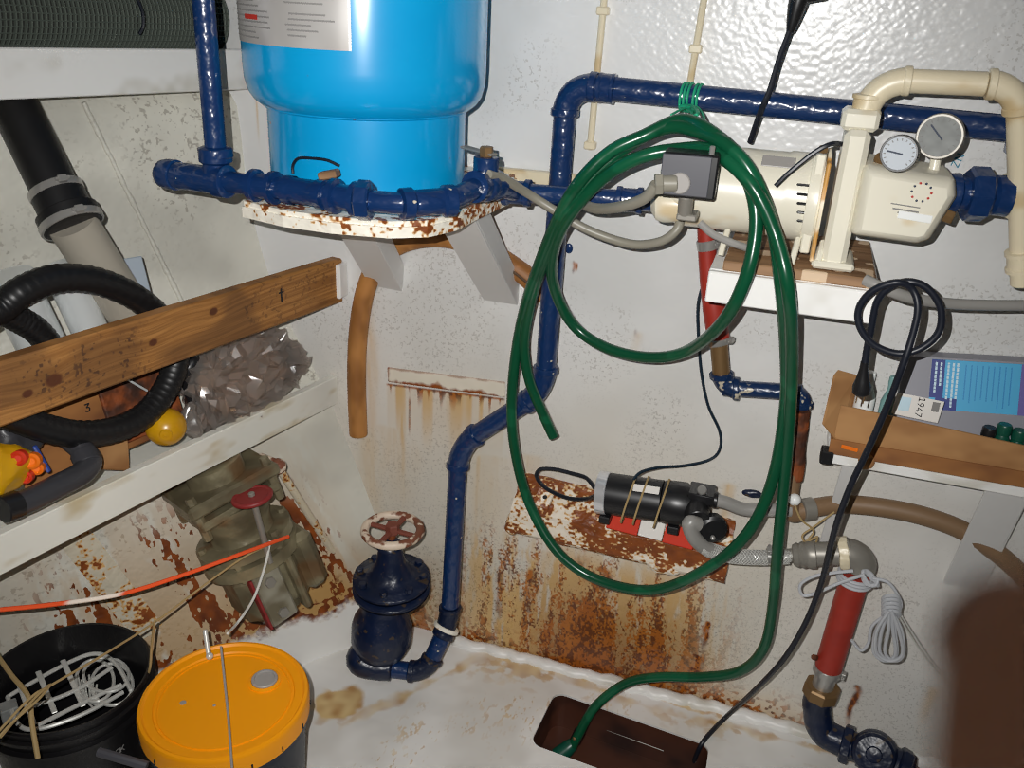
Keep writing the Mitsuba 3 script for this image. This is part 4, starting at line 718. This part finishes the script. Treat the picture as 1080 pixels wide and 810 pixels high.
# ---------------------------------------------------------------- left: upper shelf with wire mesh roll
us = thing('upper_shelf', 'white upper shelf along the hull under the wire mesh roll', 'shelf')
ue = W(271, 74); ud_ = unit(A(.09, 1, -.005)); un_ = unit(A(ud_[1], -ud_[0], 0))
u_top = A(*(W(268, 54))); u_bot = W(268, 95)
dd = D2
uz = (u_top[2] + u_bot[2]) / 2; uh = u_top[2] - u_bot[2]
def U(px, py, off=0.0):
    dr_ = ray(px, py); P0 = W(268, 74); n_ = unit([dd[1], -dd[0], 0]); return EYE + dr_ * (((P0 + n_ * off - EYE) @ n_) / (dr_ @ n_))
ua_, ub_ = W(269, 73), U(-40, 78); ub_ = ua_ + (ub_ - ua_) * 1.45
part(us, 'front_board', beam(ub_, ua_ - dd * .002, .02, uh, (0, 0, 1)), 'white_paint')
inn = -unit([dd[1], -dd[0], 0])
lo_, lo2 = ua_ - A(0, 0, uh * .35) + inn * .012, ub_ - A(0, 0, uh * .35) + inn * .012
def hull_strip(a, b, z0, z1, th, gap=.004, n=12):
    """A board between the line a-b and the hull at their height."""
    P = []
    for t in np.linspace(0, 1, n):
        p = a + (b - a) * t; q = A(HX(p[1], p[2]) + gap, p[1], p[2]); P.append((p, q))
    v = np.array([x + A(0, 0, o) for p, q in P for x in (p, q) for o in (0, th)]); f = []
    for i in range(n - 1):
        o = i * 4
        for (a_, b_, c_, d_) in ((0, 2, 6, 4), (1, 5, 7, 3), (0, 4, 5, 1), (2, 3, 7, 6)): f += [[o + a_, o + b_, o + c_], [o + a_, o + c_, o + d_]]
    f += [[0, 1, 3], [0, 3, 2], [(n - 1) * 4, (n - 1) * 4 + 2, (n - 1) * 4 + 3], [(n - 1) * 4, (n - 1) * 4 + 3, (n - 1) * 4 + 1]]
    return trimesh.Trimesh(v, np.array(f))
part(us, 'shelf_board', hull_strip(lo_ - dd * .004, lo2, 0, 0, .012), 'shelf_paint', False)
wr = thing('wire_mesh_roll', 'dark roll of wire mesh lying on the white upper shelf', 'wire mesh roll')
rr = .075; ra_ = ua_ - dd * .05 + inn * .087 + A(0, 0, uh * .5 + rr * .72); rb_ = ra_ - dd * 1.3
lr_ = np.linalg.norm(rb_ - ra_); rx = unit(rb_ - ra_)
part(wr, 'inner_layers', lathe(ra_, rx, [(rr - .006, 0), (rr - .006, lr_)], 36), 'dark_core')
ring = lathe(ra_, rx, [(rr, 0)] * 2, 28)
wires = []
for i in range(150): 
    o = ra_ + rx * (lr_ * i / 149); wires.append(lathe(o, rx, [(rr - .0012, -.0011), (rr + .001, 0), (rr - .0012, .0011)], 24, A(0, 0, 1)))
for j in range(44):
    a = j * 2 * math.pi / 44; s_ = unit(np.cross(rx, A(0, 0, 1))); o = (s_ * math.cos(a) + np.cross(rx, s_) * math.sin(a)) * (rr - .0005); wires.append(tube([ra_ + o, rb_ + o], .0011, 4, 1))
part(wr, 'wire', cat(*wires), 'mesh_wire', False, kind='stuff', label='grey green square mesh wires')
solo('dark_wire', tube([U(143, -5, .02), U(150, 12, .018), U(151, 27, .016), U(147, 36, .014)], .003, 6, 6), 'cord_black', 'short dark wire hanging over the wire mesh roll', 'wire')
# ---------------------------------------------------------------- left: main shelf, plank and lip
ms = thing('left_shelf', 'white long shelf with a raised front lip along the hull', 'shelf')
la, lb_ = W(353, 410), S(-60, 580)
lb_ = la - D2 * 1.35
lh = float(W(353, 396)[2] - W(353, 424)[2])
part(ms, 'front_lip', beam(lb_, la - D2 * .002, .02, lh, (0, 0, 1)), 'shelf_paint')
inn2 = -SN
part(ms, 'shelf_board', hull_strip(la - D2 * .01 + inn2 * .012 - A(0, 0, lh * .5), lb_ + inn2 * .012 - A(0, 0, lh * .5), 0, 0, .014), 'shelf_paint', False)
pk = thing('wooden_plank', 'brown knotty wooden plank along the front of the left shelf', 'plank')
pa = W(360, 293); pb_ = pa - D2 * 1.35
ph_ = float(W(352, 272)[2] - W(352, 317)[2])
part(pk, 'timber', beam(pb_, pa - D2 * .012, .03, ph_, (0, 0, 1), .004), 'plank_wood')
part(pk, 'end_block', cbox(pa + A(.002, -.02, .002), .03, .036, ph_ * .78, ch=.003), 'white_paint', label='white end block on the bulkhead')
tk = pa - D2 * .205 + SN * .0158 + A(0, 0, .012); part(pk, 'pencil_mark', cat(beam(tk + A(0, 0, .014), tk - A(0, 0, .014), .004, .001, SN, .0002), beam(tk + D2 * .007 + A(0, 0, .006), tk - D2 * .007 + A(0, 0, .006), .003, .001, SN, .0002)), 'ink_black', False)
# shelf contents
SZ = lambda P: float(P[2])
def hose_ribs(pts, r, n, seg=16):
    p = spline(pts, n); k = len(p); return tube(p, [r * (1 + .035 * math.sin(i * 2.1)) for i in range(k)], seg, sp=False)
solo('black_hose', hose_ribs([S(*q) for q in ((-30, 338, -.06), (0, 325, -.06), (25, 306, -.055), (60, 294, -.055), (100, 296, -.055), (140, 312, -.055), (168, 335, -.055), (185, 362, -.055), (184, 388, -.05), (172, 415, -.045), (152, 438, -.04), (122, 453, -.035), (85, 458, -.03), (50, 452, -.03), (15, 440, -.035), (-20, 428, -.04))], .0235, 12), 'black_rubber', 'thick black corrugated hose coiled on the left shelf behind the plank', 'hose')
solo('black_hose', hose_ribs([S(*q) for q in ((-30, 322, -.10), (0, 328, -.10), (22, 338, -.10), (40, 350, -.10), (55, 370, -.105), (64, 395, -.11))], .022, 12), 'black_rubber', 'short black hose end inside the larger hose coil on the left shelf', 'hose')
dh = thing('elbow_hose', 'dark grey hose with a bent end lying over the shelf lip at the left edge', 'hose')
part(dh, 'tube', tube([S(*q) for q in ((4, 537, .035), (30, 528, .035), (62, 512, .03), (85, 500, .02), (95, 487, .005), (86, 474, -.02), (72, 462, -.05))], .0195, 16, 8), 'dark_grey_hose')
part(dh, 'cuff', cyl(S(88, 478, -.01), S(94, 490, .01), .022), 'dark_grey_hose'); part(dh, 'end_ring', cyl(S(2, 538, .035), S(20, 531, .035), .022), 'black_plastic')
solo('cardboard_sheet', rough(cbox(S(92, 440, -.12), .30, .006, .17, D2, A(-.35, .1, 1)), .002, 20, 1, 2), 'dark_cardboard', 'brown cardboard sheet leaning behind the black hose on the left shelf', 'cardboard')
tm = meshkit.text_mesh('3', .016, .0006); tm.vertices -= tm.bounds.mean(0); part('cardboard_sheet', 'mark', trimesh.Trimesh(S(92, 430, -.108) + tm.vertices @ np.stack([D2, A(0, 0, 1), SN]), tm.faces), 'ink_black', False)
solo('cardboard_sheet', rough(cbox(S(112, 475, -.07), .10, .005, .07, unit(D2 + A(0, 0, -.5)), A(-.4, 0, 1)), .002, 20, 2, 2), 'cardboard', 'torn pale cardboard flap standing behind the yellow float', 'cardboard')
solo('reddish_board', cbox(S(150, 425, -.10), .16, .01, .12, D2, A(-.3, 0, 1)), 'brown_rust', 'reddish brown board behind the black hose on the left shelf', 'board')
solo('pale_stick', beam(S(120, 392, -.07), S(155, 412, -.06), .010, .004), 'tin', 'pale flat stick crossing the reddish board under the plank', 'stick')
fl_ = thing('float', 'yellow round fishing float resting against the shelf lip', 'float')
fc = S(175, 450, -.035); fa = unit(EYE - fc + A(-.1, 0, -.75))
part(fl_, 'ball', ball(fc, .037, 3, (1, 1, .95)), 'float_yellow', True); part(fl_, 'plug', lathe(fc, fa, [(.012, .034), (.0105, .0375), (.006, .037), (.004, .033)], 16), 'float_yellow')
# plastic bag with brown contents
bg = thing('plastic_bag', 'crumpled clear plastic bag of brown stuff on the left shelf by the bulkhead', 'bag')
bc = [S(*q) for q in ((215, 400, -.05), (250, 395, -.06), (285, 385, -.06), (312, 385, -.05), (255, 425, -.045), (220, 440, -.04), (290, 365, -.07), (240, 370, -.08))]
def blob(cs, rs, mesh_len=.008):
    cs = [m3.Manifold.sphere(r, 24).translate(list(map(float, c))) for c, r in zip(cs, rs)]
    m = m3.Manifold.batch_hull(cs).refine_to_length(mesh_len).to_mesh(); return trimesh.Trimesh(m.vert_properties[:, :3], m.tri_verts)
core = blob(bc, [.036, .04, .036, .022, .03, .026, .03, .03], .0075)
cn = core.vertex_normals; inner = rough(trimesh.Trimesh(core.vertices - cn * .008, core.faces), .007, 30, 12)
part(bg, 'contents', inner, 'bag_filling', True)
rg = np.random.default_rng(11); fb = blob(bc, [.040, .044, .040, .026, .034, .030, .034, .034], .017)
jit = rg.normal(0, .0075, (len(fb.vertices), 1)) + .012 * (meshkit.fbm(fb.vertices * 22, 2, 5) - .5)[:, None]
film = trimesh.Trimesh(fb.vertices + fb.vertex_normals * jit + rg.normal(0, .004, fb.vertices.shape), fb.faces)
part(bg, 'film', film, 'bag_film', 22, label='clear crinkled film')
tb = blob([S(200, 430, -.03), S(205, 455, -.025), S(193, 445, -.03)], [.014, .016, .010], .006); part(bg, 'twisted_neck', rough(tb, .009, 40, 5), 'bag_film', True)
solo('black_pouch', rough(blob([S(200, 385, -.07), S(208, 405, -.07), S(205, 425, -.06)], [.025, .028, .02]), .006, 30, 3), 'black_plastic', 'black crumpled pouch between the black hose and the plastic bag', 'pouch')
# left end clutter
solo('yellow_rag', rough(blob([S(-10, 510, -.01), S(10, 498, -.02), S(25, 485, -.02), S(-10, 485, -.03)], [.03, .028, .018, .03]), .008, 30, 4), 'float_yellow', 'crumpled yellow plastic at the left edge of the shelf', 'bag')
for k_, (px, py, r, m_) in enumerate(((20, 483, .012, 'red_paint'), (34, 486, .013, 'orange_plastic'), (28, 503, .010, 'red_paint'), (40, 494, .010, 'orange_plastic'))):
    P = S(px, py, .0 - .004 * k_); o = thing('orange_stopper', ('red orange stopper beside the yellow plastic, topmost of the four', 'larger orange stopper nearest the blue strip on the shelf', 'lowest red stopper, above the dark grey hose', 'small orange stopper nearest the bend of the dark grey hose')[k_], 'stopper', 'orange stoppers on the left shelf')
    scene[o] = mikit.ply(lathe(P, A(.5, -.8, .3), [(r * .8, -.012), (r, -.01), (r, .006), (r * .7, .009), (r * .4, .006)], 16), m_ + '_finish', 30)
solo('blue_strip', beam(S(36, 470, -.03), S(52, 498, -.01), .008, .006), 'blue_plastic', 'narrow blue strip beside the orange caps on the left shelf', 'strip')
solo('net_bundle', rough(blob([S(5, 455, -.08), S(28, 462, -.08), S(22, 475, -.07)], [.03, .028, .02]), .008, 40, 6), 'dark_grey_hose', 'dark netting bundle on the left shelf above the yellow plastic', 'bundle')
# big black pipe down to the shelf
bk = thing('black_pipe', 'thick black pipe with steel clamps running down from the upper shelf into a grey pipe', 'pipe')
b0, b1 = U(2, 85, -.09), S(78, 240, -.09); bd = unit(b1 - b0)
b0 = b0 - bd * .0
part(bk, 'pipe', cyl(b0, b1 - bd * .05, .038, seg=28), 'black_rubber')
part(bk, 'sleeve', lathe(b1 - bd * .07, bd, [(.038, 0), (.0425, .002), (.0425, .038), (.050, .042), (.050, .068), (.04, .07)], 28), 'black_rubber')
part(bk, 'hose_clamp', clamp(b1 - bd * .066, bd, .044, .013), 'steel'); part(bk, 'hose_clamp', clamp(b1 - bd * .008, bd, .0515, .013), 'steel')
b2 = S(150, 352, -.09)
part(bk, 'grey_pipe', lathe(b1 - bd * .01, b2 - b1, [(.040, 0), (.040, np.linalg.norm(b2 - b1) + .0)], 28), 'pipe_grey', label='grey lower pipe')
rollg = 'tin rolls on the left shelf'
for k_, (p, q, r, lab) in enumerate((((64, 282, -.13), (112, 385, -.12), .031, 'shiny pale metal roll standing behind the black hose, next to the grey pipe'), ((8, 292, -.16), (62, 400, -.14), .040, 'shiny pale metal roll at the left end, under the black hose end'))):
    P, T_ = S(*p), S(*q); o = thing('metal_roll', lab, 'roll'); dv = unit(T_ - P); L__ = np.linalg.norm(T_ - P)
    part(o, 'tube', lathe(P, dv, [(r * .7, .01), (r * .8, .002), (r, 0), (r, L__)], 28), 'tin'); part(o, 'top_rim', lathe(P, dv, [(r * 1.0, -.002), (r * 1.04, 0), (r * 1.04, .008), (r, .01)], 28), 'tin')
solo('grey_block', cbox(S(145, 300, -.12), .035, .02, .10, unit(A(.3, .6, 0)), unit(A(-.35, 0, 1))), 'crate_blue_grey', 'pale blue grey strip standing beside the grey pipe above the plank', 'strip')
# ---------------------------------------------------------------- hull fittings below the shelf
def onhull(q, off): return H(q[0], q[1], off)
for k_, (a, b, w_, lab) in enumerate((((70, 555), (158, 668), .05, 'rusty flat steel frame bar on the hull above the black bucket'), ((88, 108), (205, 345), .012, 'thin white painted weld bead down the hull beside the black pipe'))):
    pts = [H(a[0] + (b[0] - a[0]) * t, a[1] + (b[1] - a[1]) * t, .002) for t in np.linspace(0, 1, 12)]
    if k_ == 0: solo('frame_bar', tube(pts, .03, 4, 2, squash=.25, side=unit(np.cross(pts[-1] - pts[0], HN(pts[5])))), 'frame_rust', lab, 'steel bar', smooth=False)
    else: solo('weld_bead', rough(tube(pts, .0045, 8, 4), .003, 60), 'hull_paint', lab, 'weld bead')
# corner stiffener plate on the bulkhead
cp = [W(*q) for q in ((352, 424), (398, 541), (404, 600), (300, 600), (290, 430))]
# seacock assembly
sk = thing('strainer_valve', 'grey green flanged sea strainer with red handwheel on the hull under the shelf', 'valve')
sA, sB = H(232, 508, .10), H(292, 640, .09); ax = unit(sB - sA); LS = np.linalg.norm(sB - sA)
out = unit(HN(sA) - ax * (HN(sA) @ ax)); sd = -np.cross(ax, out)
part(sk, 'top_flange', cat(cbox(sA, .028, .20, .17, ax, out, .006), cbox(sA + ax * .04, .02, .18, .16, ax, out, .006)), 'bronze_green', 30)
part(sk, 'upper_pipe', lathe(sA - ax * .05, ax, [(.05, 0), (.06, .003), (.06, .04)], 28), 'bronze_green')
part(sk, 'neck', lathe(sA + ax * .04, ax, [(.088, 0), (.088, .012), (.078, .03), (.068, .06), (.066, .08), (.074, .095)], 32), 'bronze_green')
part(sk, 'lower_flange', cat(lathe(sA + ax * .125, ax, [(.08, 0), (.102, .004), (.102, .024), (.08, .028)], 32), lathe(sA + ax * .155, ax, [(.08, 0), (.104, .004), (.104, .03), (.08, .034)], 32)), 'bronze_green')
part(sk, 'body', rough(cat(cbox(sA + ax * .25, .135, .15, .14, ax, out, .022), lathe(sA + ax * .18, ax, [(.07, 0), (.075, .05), (.07, .135), (.05, .15)], 28)), .001, 30, 2), 'bronze_green', 35)
part(sk, 'side_cover', cbox(sA + ax * .235 + sd * .088 + out * .02, .14, .05, .11, ax, out, .014), 'bronze_green')
cvp = sA + ax * .25 + out * .082
part(sk, 'cover_plate', cbox(cvp + sd * -.016, .125, .062, .024, ax, out, .004), 'bronze_light', label='bolted front plate')
part(sk, 'red_gasket', cbox(cvp + sd * -.050, .125, .006, .026, ax, out, .001), 'red_wheel', label='red gasket edge')
for t in (-.04, .04): part(sk, 'nut', hexnut(cvp + ax * t - sd * .016 + out * .011, out, .012, .010), 'dull_steel', False)
part(sk, 'rib', cbox(cvp + sd * .040, .135, .016, .030, ax, out, .005), 'bronze_green')
for k_ in range(6):
    a = k_ * math.pi / 3 + .4
    part(sk, 'bolt', hexnut(sA + ax * .118 + (out * math.cos(a) + sd * math.sin(a)) * .09, ax, .010, .075), 'bronze_green', False)
for s1 in (-1, 1):
    for s2 in (-1, 1): part(sk, 'bolt', hexnut(sA - ax * .03 + out * .066 * s1 + sd * .082 * s2, ax, .010, .10), 'bronze_green', False)
# red handwheel with its stem
wc = H(266, 524, .215); we = sA + ax * .17 + out * .10
wa = unit(we - wc); w1 = unit(np.cross(wa, A(0, 0, 1))); w2 = np.cross(wa, w1)
hw = part(sk, 'handwheel', tube([wc + .036 * (w1 * math.cos(a) + w2 * math.sin(a)) for a in np.linspace(0, 2 * math.pi, 18, endpoint=False)], .0055, 8, 3, True), 'red_wheel', True, label='small dark red handwheel')
part(hw, 'disc', lathe(wc - wa * .003, wa, [(.034, 0), (.034, .005)], 24), 'red_wheel'); part(sk, 'stem', cyl(wc - wa * .01, we, .0065), 'dull_steel')
# lever
lv = thing('lever_rod', 'long cream painted lever rod leaning down right from the strainer', 'lever')
z0, z1 = H(293, 492, .13), W(366, 604, .05)
part(lv, 'rod', tube([z0, z0 * .5 + z1 * .5 + A(0, -.004, .004), z1], .0085, 10, 8), 'lever_paint'); zd = unit(z1 - z0)
part(lv, 'grip', cyl(z1 - zd * .05, z1 + zd * .004, .0125), 'wheel_paint'); part(lv, 'pivot', cat(cyl(z0 - A(.045, 0, -.01), z0 + A(.01, 0, 0), .013), ball(z0, .018)), 'wheel_paint')
# orange line and strings
solo('orange_line', tube([H(-160, 655, .27), H(-20, 645, .26), H(0, 643, .26), H(60, 637, .26), H(130, 626, .25), H(200, 604, .24), H(260, 582, .235), H(304, 566, .19)], .0040, 8, 8), 'orange_line', 'orange and white line stretched across the hull above the buckets to the strainer', 'line')
solo('tan_string', tube([F(-20, 792, .45), F(30, 738, .47), F(55, 722, .46), F(110, 690, .43), F(165, 655, .40), H(225, 610, .20), H(262, 585, .215), H(300, 568, .19)], .0021, 7, 8), 'tan_string', 'tan string running from the black bucket up to the strainer', 'string')
solo('tan_string', tube([F(-20, 800, .46), F(10, 765, .47), F(40, 738, .475), F(53, 722, .465), F(35, 738, .47), F(0, 778, .46)], .0021, 7, 8), 'tan_string', 'tan string loop hanging at the left edge over the bucket', 'string')
solo('tan_stick', tube([F(-5, 688, .42), F(12, 712, .42), F(30, 735, .42), F(34, 765, .40), F(40, 800, .36)], .004, 8, 6), 'tan_string', 'thin bent tan cane across the left side of the black bucket', 'cane')
solo('tan_string', tube([H(163, 655, .28), F(160, 680, .36), F(158, 705, .31), F(152, 718, .27)], .0024, 7, 6), 'tan_string', 'short tan string hanging into the right side of the black bucket', 'string')
solo('pale_string', tube([H(285, 570, .20), H(280, 595, .21), H(268, 630, .22), H(252, 655, .2), F(240, 668, .33)], .0028, 7, 8), 'clear_line', 'pale thin string hanging from the strainer stem down to the yellow lid', 'string')
solo('grey_rod', tube([F(233, 682, .345), F(237, 720, .325), F(241, 760, .318), F(245, 815, .316)], .0022, 7, 8), 'plug_grey', 'thin grey cord lying across the yellow lid', 'cord')
pe = thing('screw_eye', 'small pale bolt with a round head standing at the far edge of the yellow lid', 'bolt')
part(pe, 'shank', cyl(F(216, 664, .36), F(220, 690, .322), .0045), 'wire_white'); part(pe, 'head', ball(F(221, 692, .322), .007), 'wire_white')
# ---------------------------------------------------------------- buckets
LZ = .305; lc = F(237, 735, LZ); lr = .148; lcx, lcy = float(lc[0]), float(lc[1])
pl = thing('yellow_lid_pail', 'dark blue pail with a bright yellow orange lid standing on the deck', 'pail')
part(pl, 'pail_body', lathe((lcx, lcy, 0), (0, 0, 1), [(.122, 0), (.126, .004), (.140, .24), (.144, .245), (.144, .27), (.14, .29)], 48), 'navy_pail')
part(pl, 'lid', lathe((lcx, lcy, LZ), (0, 0, 1), [(.146, -.042), (.149, -.040), (.150, -.006), (.147, .001), (.142, .002), (.138, -.002), (.124, -.003), (.122, -.006), (.06, -.006), (.001, -.006)], 64), 'yellow_lid', 30)
part(pl, 'lid_ring', lathe((lcx, lcy, LZ - .006), (0, 0, 1), [(.118, -.001), (.1175, .0022), (.1155, .0022), (.115, -.001)], 56, caps=False), 'yellow_lid')
pg = F(279, 716, LZ); 
pq = part(pl, 'plug', lathe(pg - A(0, 0, .008), (0, 0, 1), [(.024, 0), (.024, .009), (.022, .011), (.019, .011), (.018, .008), (.001, .008)], 28), 'plug_grey', label='round grey spout plug'); part(pq, 'plug_rim', lathe(pg - A(0, 0, .007), (0, 0, 1), [(.030, 0), (.030, .004), (.0245, .006), (.024, 0)], 28, caps=False), 'yellow_lid')
for k_ in range(16):
    a = k_ * math.pi / 8 + .1; part(pl, 'lid_notch', cbox((lcx + .1495 * math.cos(a), lcy + .1495 * math.sin(a), LZ - .032), .003, .003, .012, (math.cos(a), math.sin(a), 0)), 'ink_black', False)
for (px, py, r) in ((193, 741, .006), (226, 744, .003)): part(pl, 'scuff', lathe(F(px, py, LZ - .006), (0, 0, 1), [(r, 0), (r * .8, .0006)], 9), 'plug_grey', False)
BZ = .30; kc = F(70, 712, BZ); kx, ky = float(kc[0]), float(kc[1]); kr = .148
bu = thing('black_bucket', 'open black plastic bucket standing on the deck at the left, holding a white wire rack', 'bucket')
part(bu, 'bucket_body', lathe((kx, ky, 0.002), (0, 0, 1), [(.118, 0), (.122, .003), (.140, BZ - .06), (.150, BZ - .058), (.151, BZ - .05), (.142, BZ - .048), (.144, BZ - .03), (.152, BZ - .028), (.153, BZ - .02), (.146, BZ - .018), (.148, BZ - .004), (.146, BZ), (.142, BZ - .001), (.136, BZ - .08), (.117, .012), (.001, .012)], 56), 'black_pail', 30)
hm = part(bu, 'bail_grip', tube([F(104, 793, .285), F(128, 800, .28), F(155, 808, .27)], .008, 10, 4), 'switch_grey', label='grey bail grip')
for ch_, px, py in (('O', 138, 785), ('K', 150, 784), ('o', 116, 812)):
    tm = meshkit.text_mesh(ch_, .012, .0006); tm.vertices -= tm.bounds.mean(0); P = F(px, py, .25); rd = unit(A(P[0] - kx, P[1] - ky, 0)); P = A(kx, ky, .20 if ch_ != 'o' else .16) + rd * .1405
    part(bu, 'letter', trimesh.Trimesh(P + tm.vertices @ np.stack([np.cross([0, 0, 1], rd), A(0, 0, 1), rd]), tm.faces), 'ink_grey', False)
wk_ = thing('wire_rack', 'white wire rack lying inside the black bucket', 'wire rack')
def B(px, py, z): return F(px, py, z)
for pts in ([(8, 735), (30, 722), (70, 700), (95, 690), (112, 692), (126, 705), (138, 728)], [(8, 735), (20, 765), (45, 768), (90, 752), (130, 730)], [(35, 745), (80, 728), (118, 704)], [(40, 765), (90, 740), (128, 722)]): part(wk_, 'rail', tube([B(a, b, .235) for a, b in pts], .0042, 8, 6), 'wire_white')
for (a, b) in (((40, 708), (58, 752)), ((66, 696), (88, 745)), ((20, 720), (36, 765))): part(wk_, 'cross_bar', beam(B(*a, .24), B(*b, .232), .010, .003), 'wire_white')
for (cx_, cy_, rx_, ry_) in ((112, 712, 24, 18), (100, 718, 20, 22), (118, 722, 22, 22)): part(wk_, 'loop', tube([B(cx_ + rx_ * math.cos(a), cy_ + ry_ * math.sin(a), .228 + .008 * math.sin(a)) for a in np.linspace(0, 2 * math.pi, 14, endpoint=False)], .0034, 7, 3, True), 'wire_white')
for k_ in range(6): part(wk_, 'fine_wire', tube([B(82 + 4 * k_, 712 + 5 * (k_ % 3), .226), B(88 + 3 * k_, 735 + 2 * k_, .222), B(100 + 5 * k_, 748 - 3 * k_, .222)], .002, 6, 4), 'wire_white')
part(wk_, 'end_block', cbox(B(10, 750, .225), .03, .03, .03, A(.6, .8, 0)), 'dial_grey')
# ---------------------------------------------------------------- the photographer's hand, its forefinger close before the lens at the lower right
hd = thing('person', 'bare hand with a raised forefinger, blurred close in the lower right corner', 'person')
def cm(x, y, z): return EYE + RIGHT * x + UP * y + FWD * z
def chain(ps, rs): return [m3.Manifold.batch_hull([m3.Manifold.sphere(r0, 20).translate(list(map(float, p))), m3.Manifold.sphere(r1, 20).translate(list(map(float, q)))]) for p, q, r0, r1 in zip(ps[:-1], ps[1:], rs[:-1], rs[1:])]
palm = [cm(.040, -.088, .060), cm(.062, -.088, .056), cm(.082, -.090, .052), cm(.100, -.096, .048)]; wrist = [cm(.062, -.165, .040), cm(.090, -.165, .036)]
parts_ = [m3.Manifold.batch_hull([m3.Manifold.sphere(.0115, 20).translate(list(map(float, p))) for p in palm] + [m3.Manifold.sphere(.016, 20).translate(list(map(float, p))) for p in wrist])]
parts_ += chain(wrist[:1] + [cm(.066, -.26, .03)], [.024, .03]) + chain(wrist[1:] + [cm(.092, -.26, .026)], [.024, .03])
parts_ += chain([cm(.040, -.088, .060), cm(.0375, -.058, .062), cm(.0378, -.0375, .062), cm(.0386, -.0208, .062)], [.0105, .0092, .0086, .0078])
for i, x in enumerate((.060, .080, .098)):
    y = -.090 - .004 * i; parts_ += chain([cm(x, y, .056 - .004 * i), cm(x - .003, y + .030 - .004 * i, .075), cm(x - .006, y + .012, .094), cm(x - .006, y - .012, .088)], [.0105, .0095, .0088, .008])
parts_ += chain([cm(.058, -.140, .048), cm(.032, -.118, .060), cm(.018, -.096, .074), cm(.014, -.080, .080)], [.015, .0125, .0105, .009])
hm_ = m3.Manifold.batch_boolean(parts_, m3.OpType.Add).refine_to_length(.003).to_mesh(); hand = trimesh.Trimesh(hm_.vert_properties[:, :3], hm_.tri_verts); hand = trimesh.smoothing.filter_taubin(hand, iterations=12)
scene[hd] = mikit.ply(hand, 'skin_finish', True)
nc = cm(.0386, -.020, .062) + FWD * .0072
part(hd, 'nail', ball(nc, .0052, 2, (1, .45, 1.2)), 'nail', True)
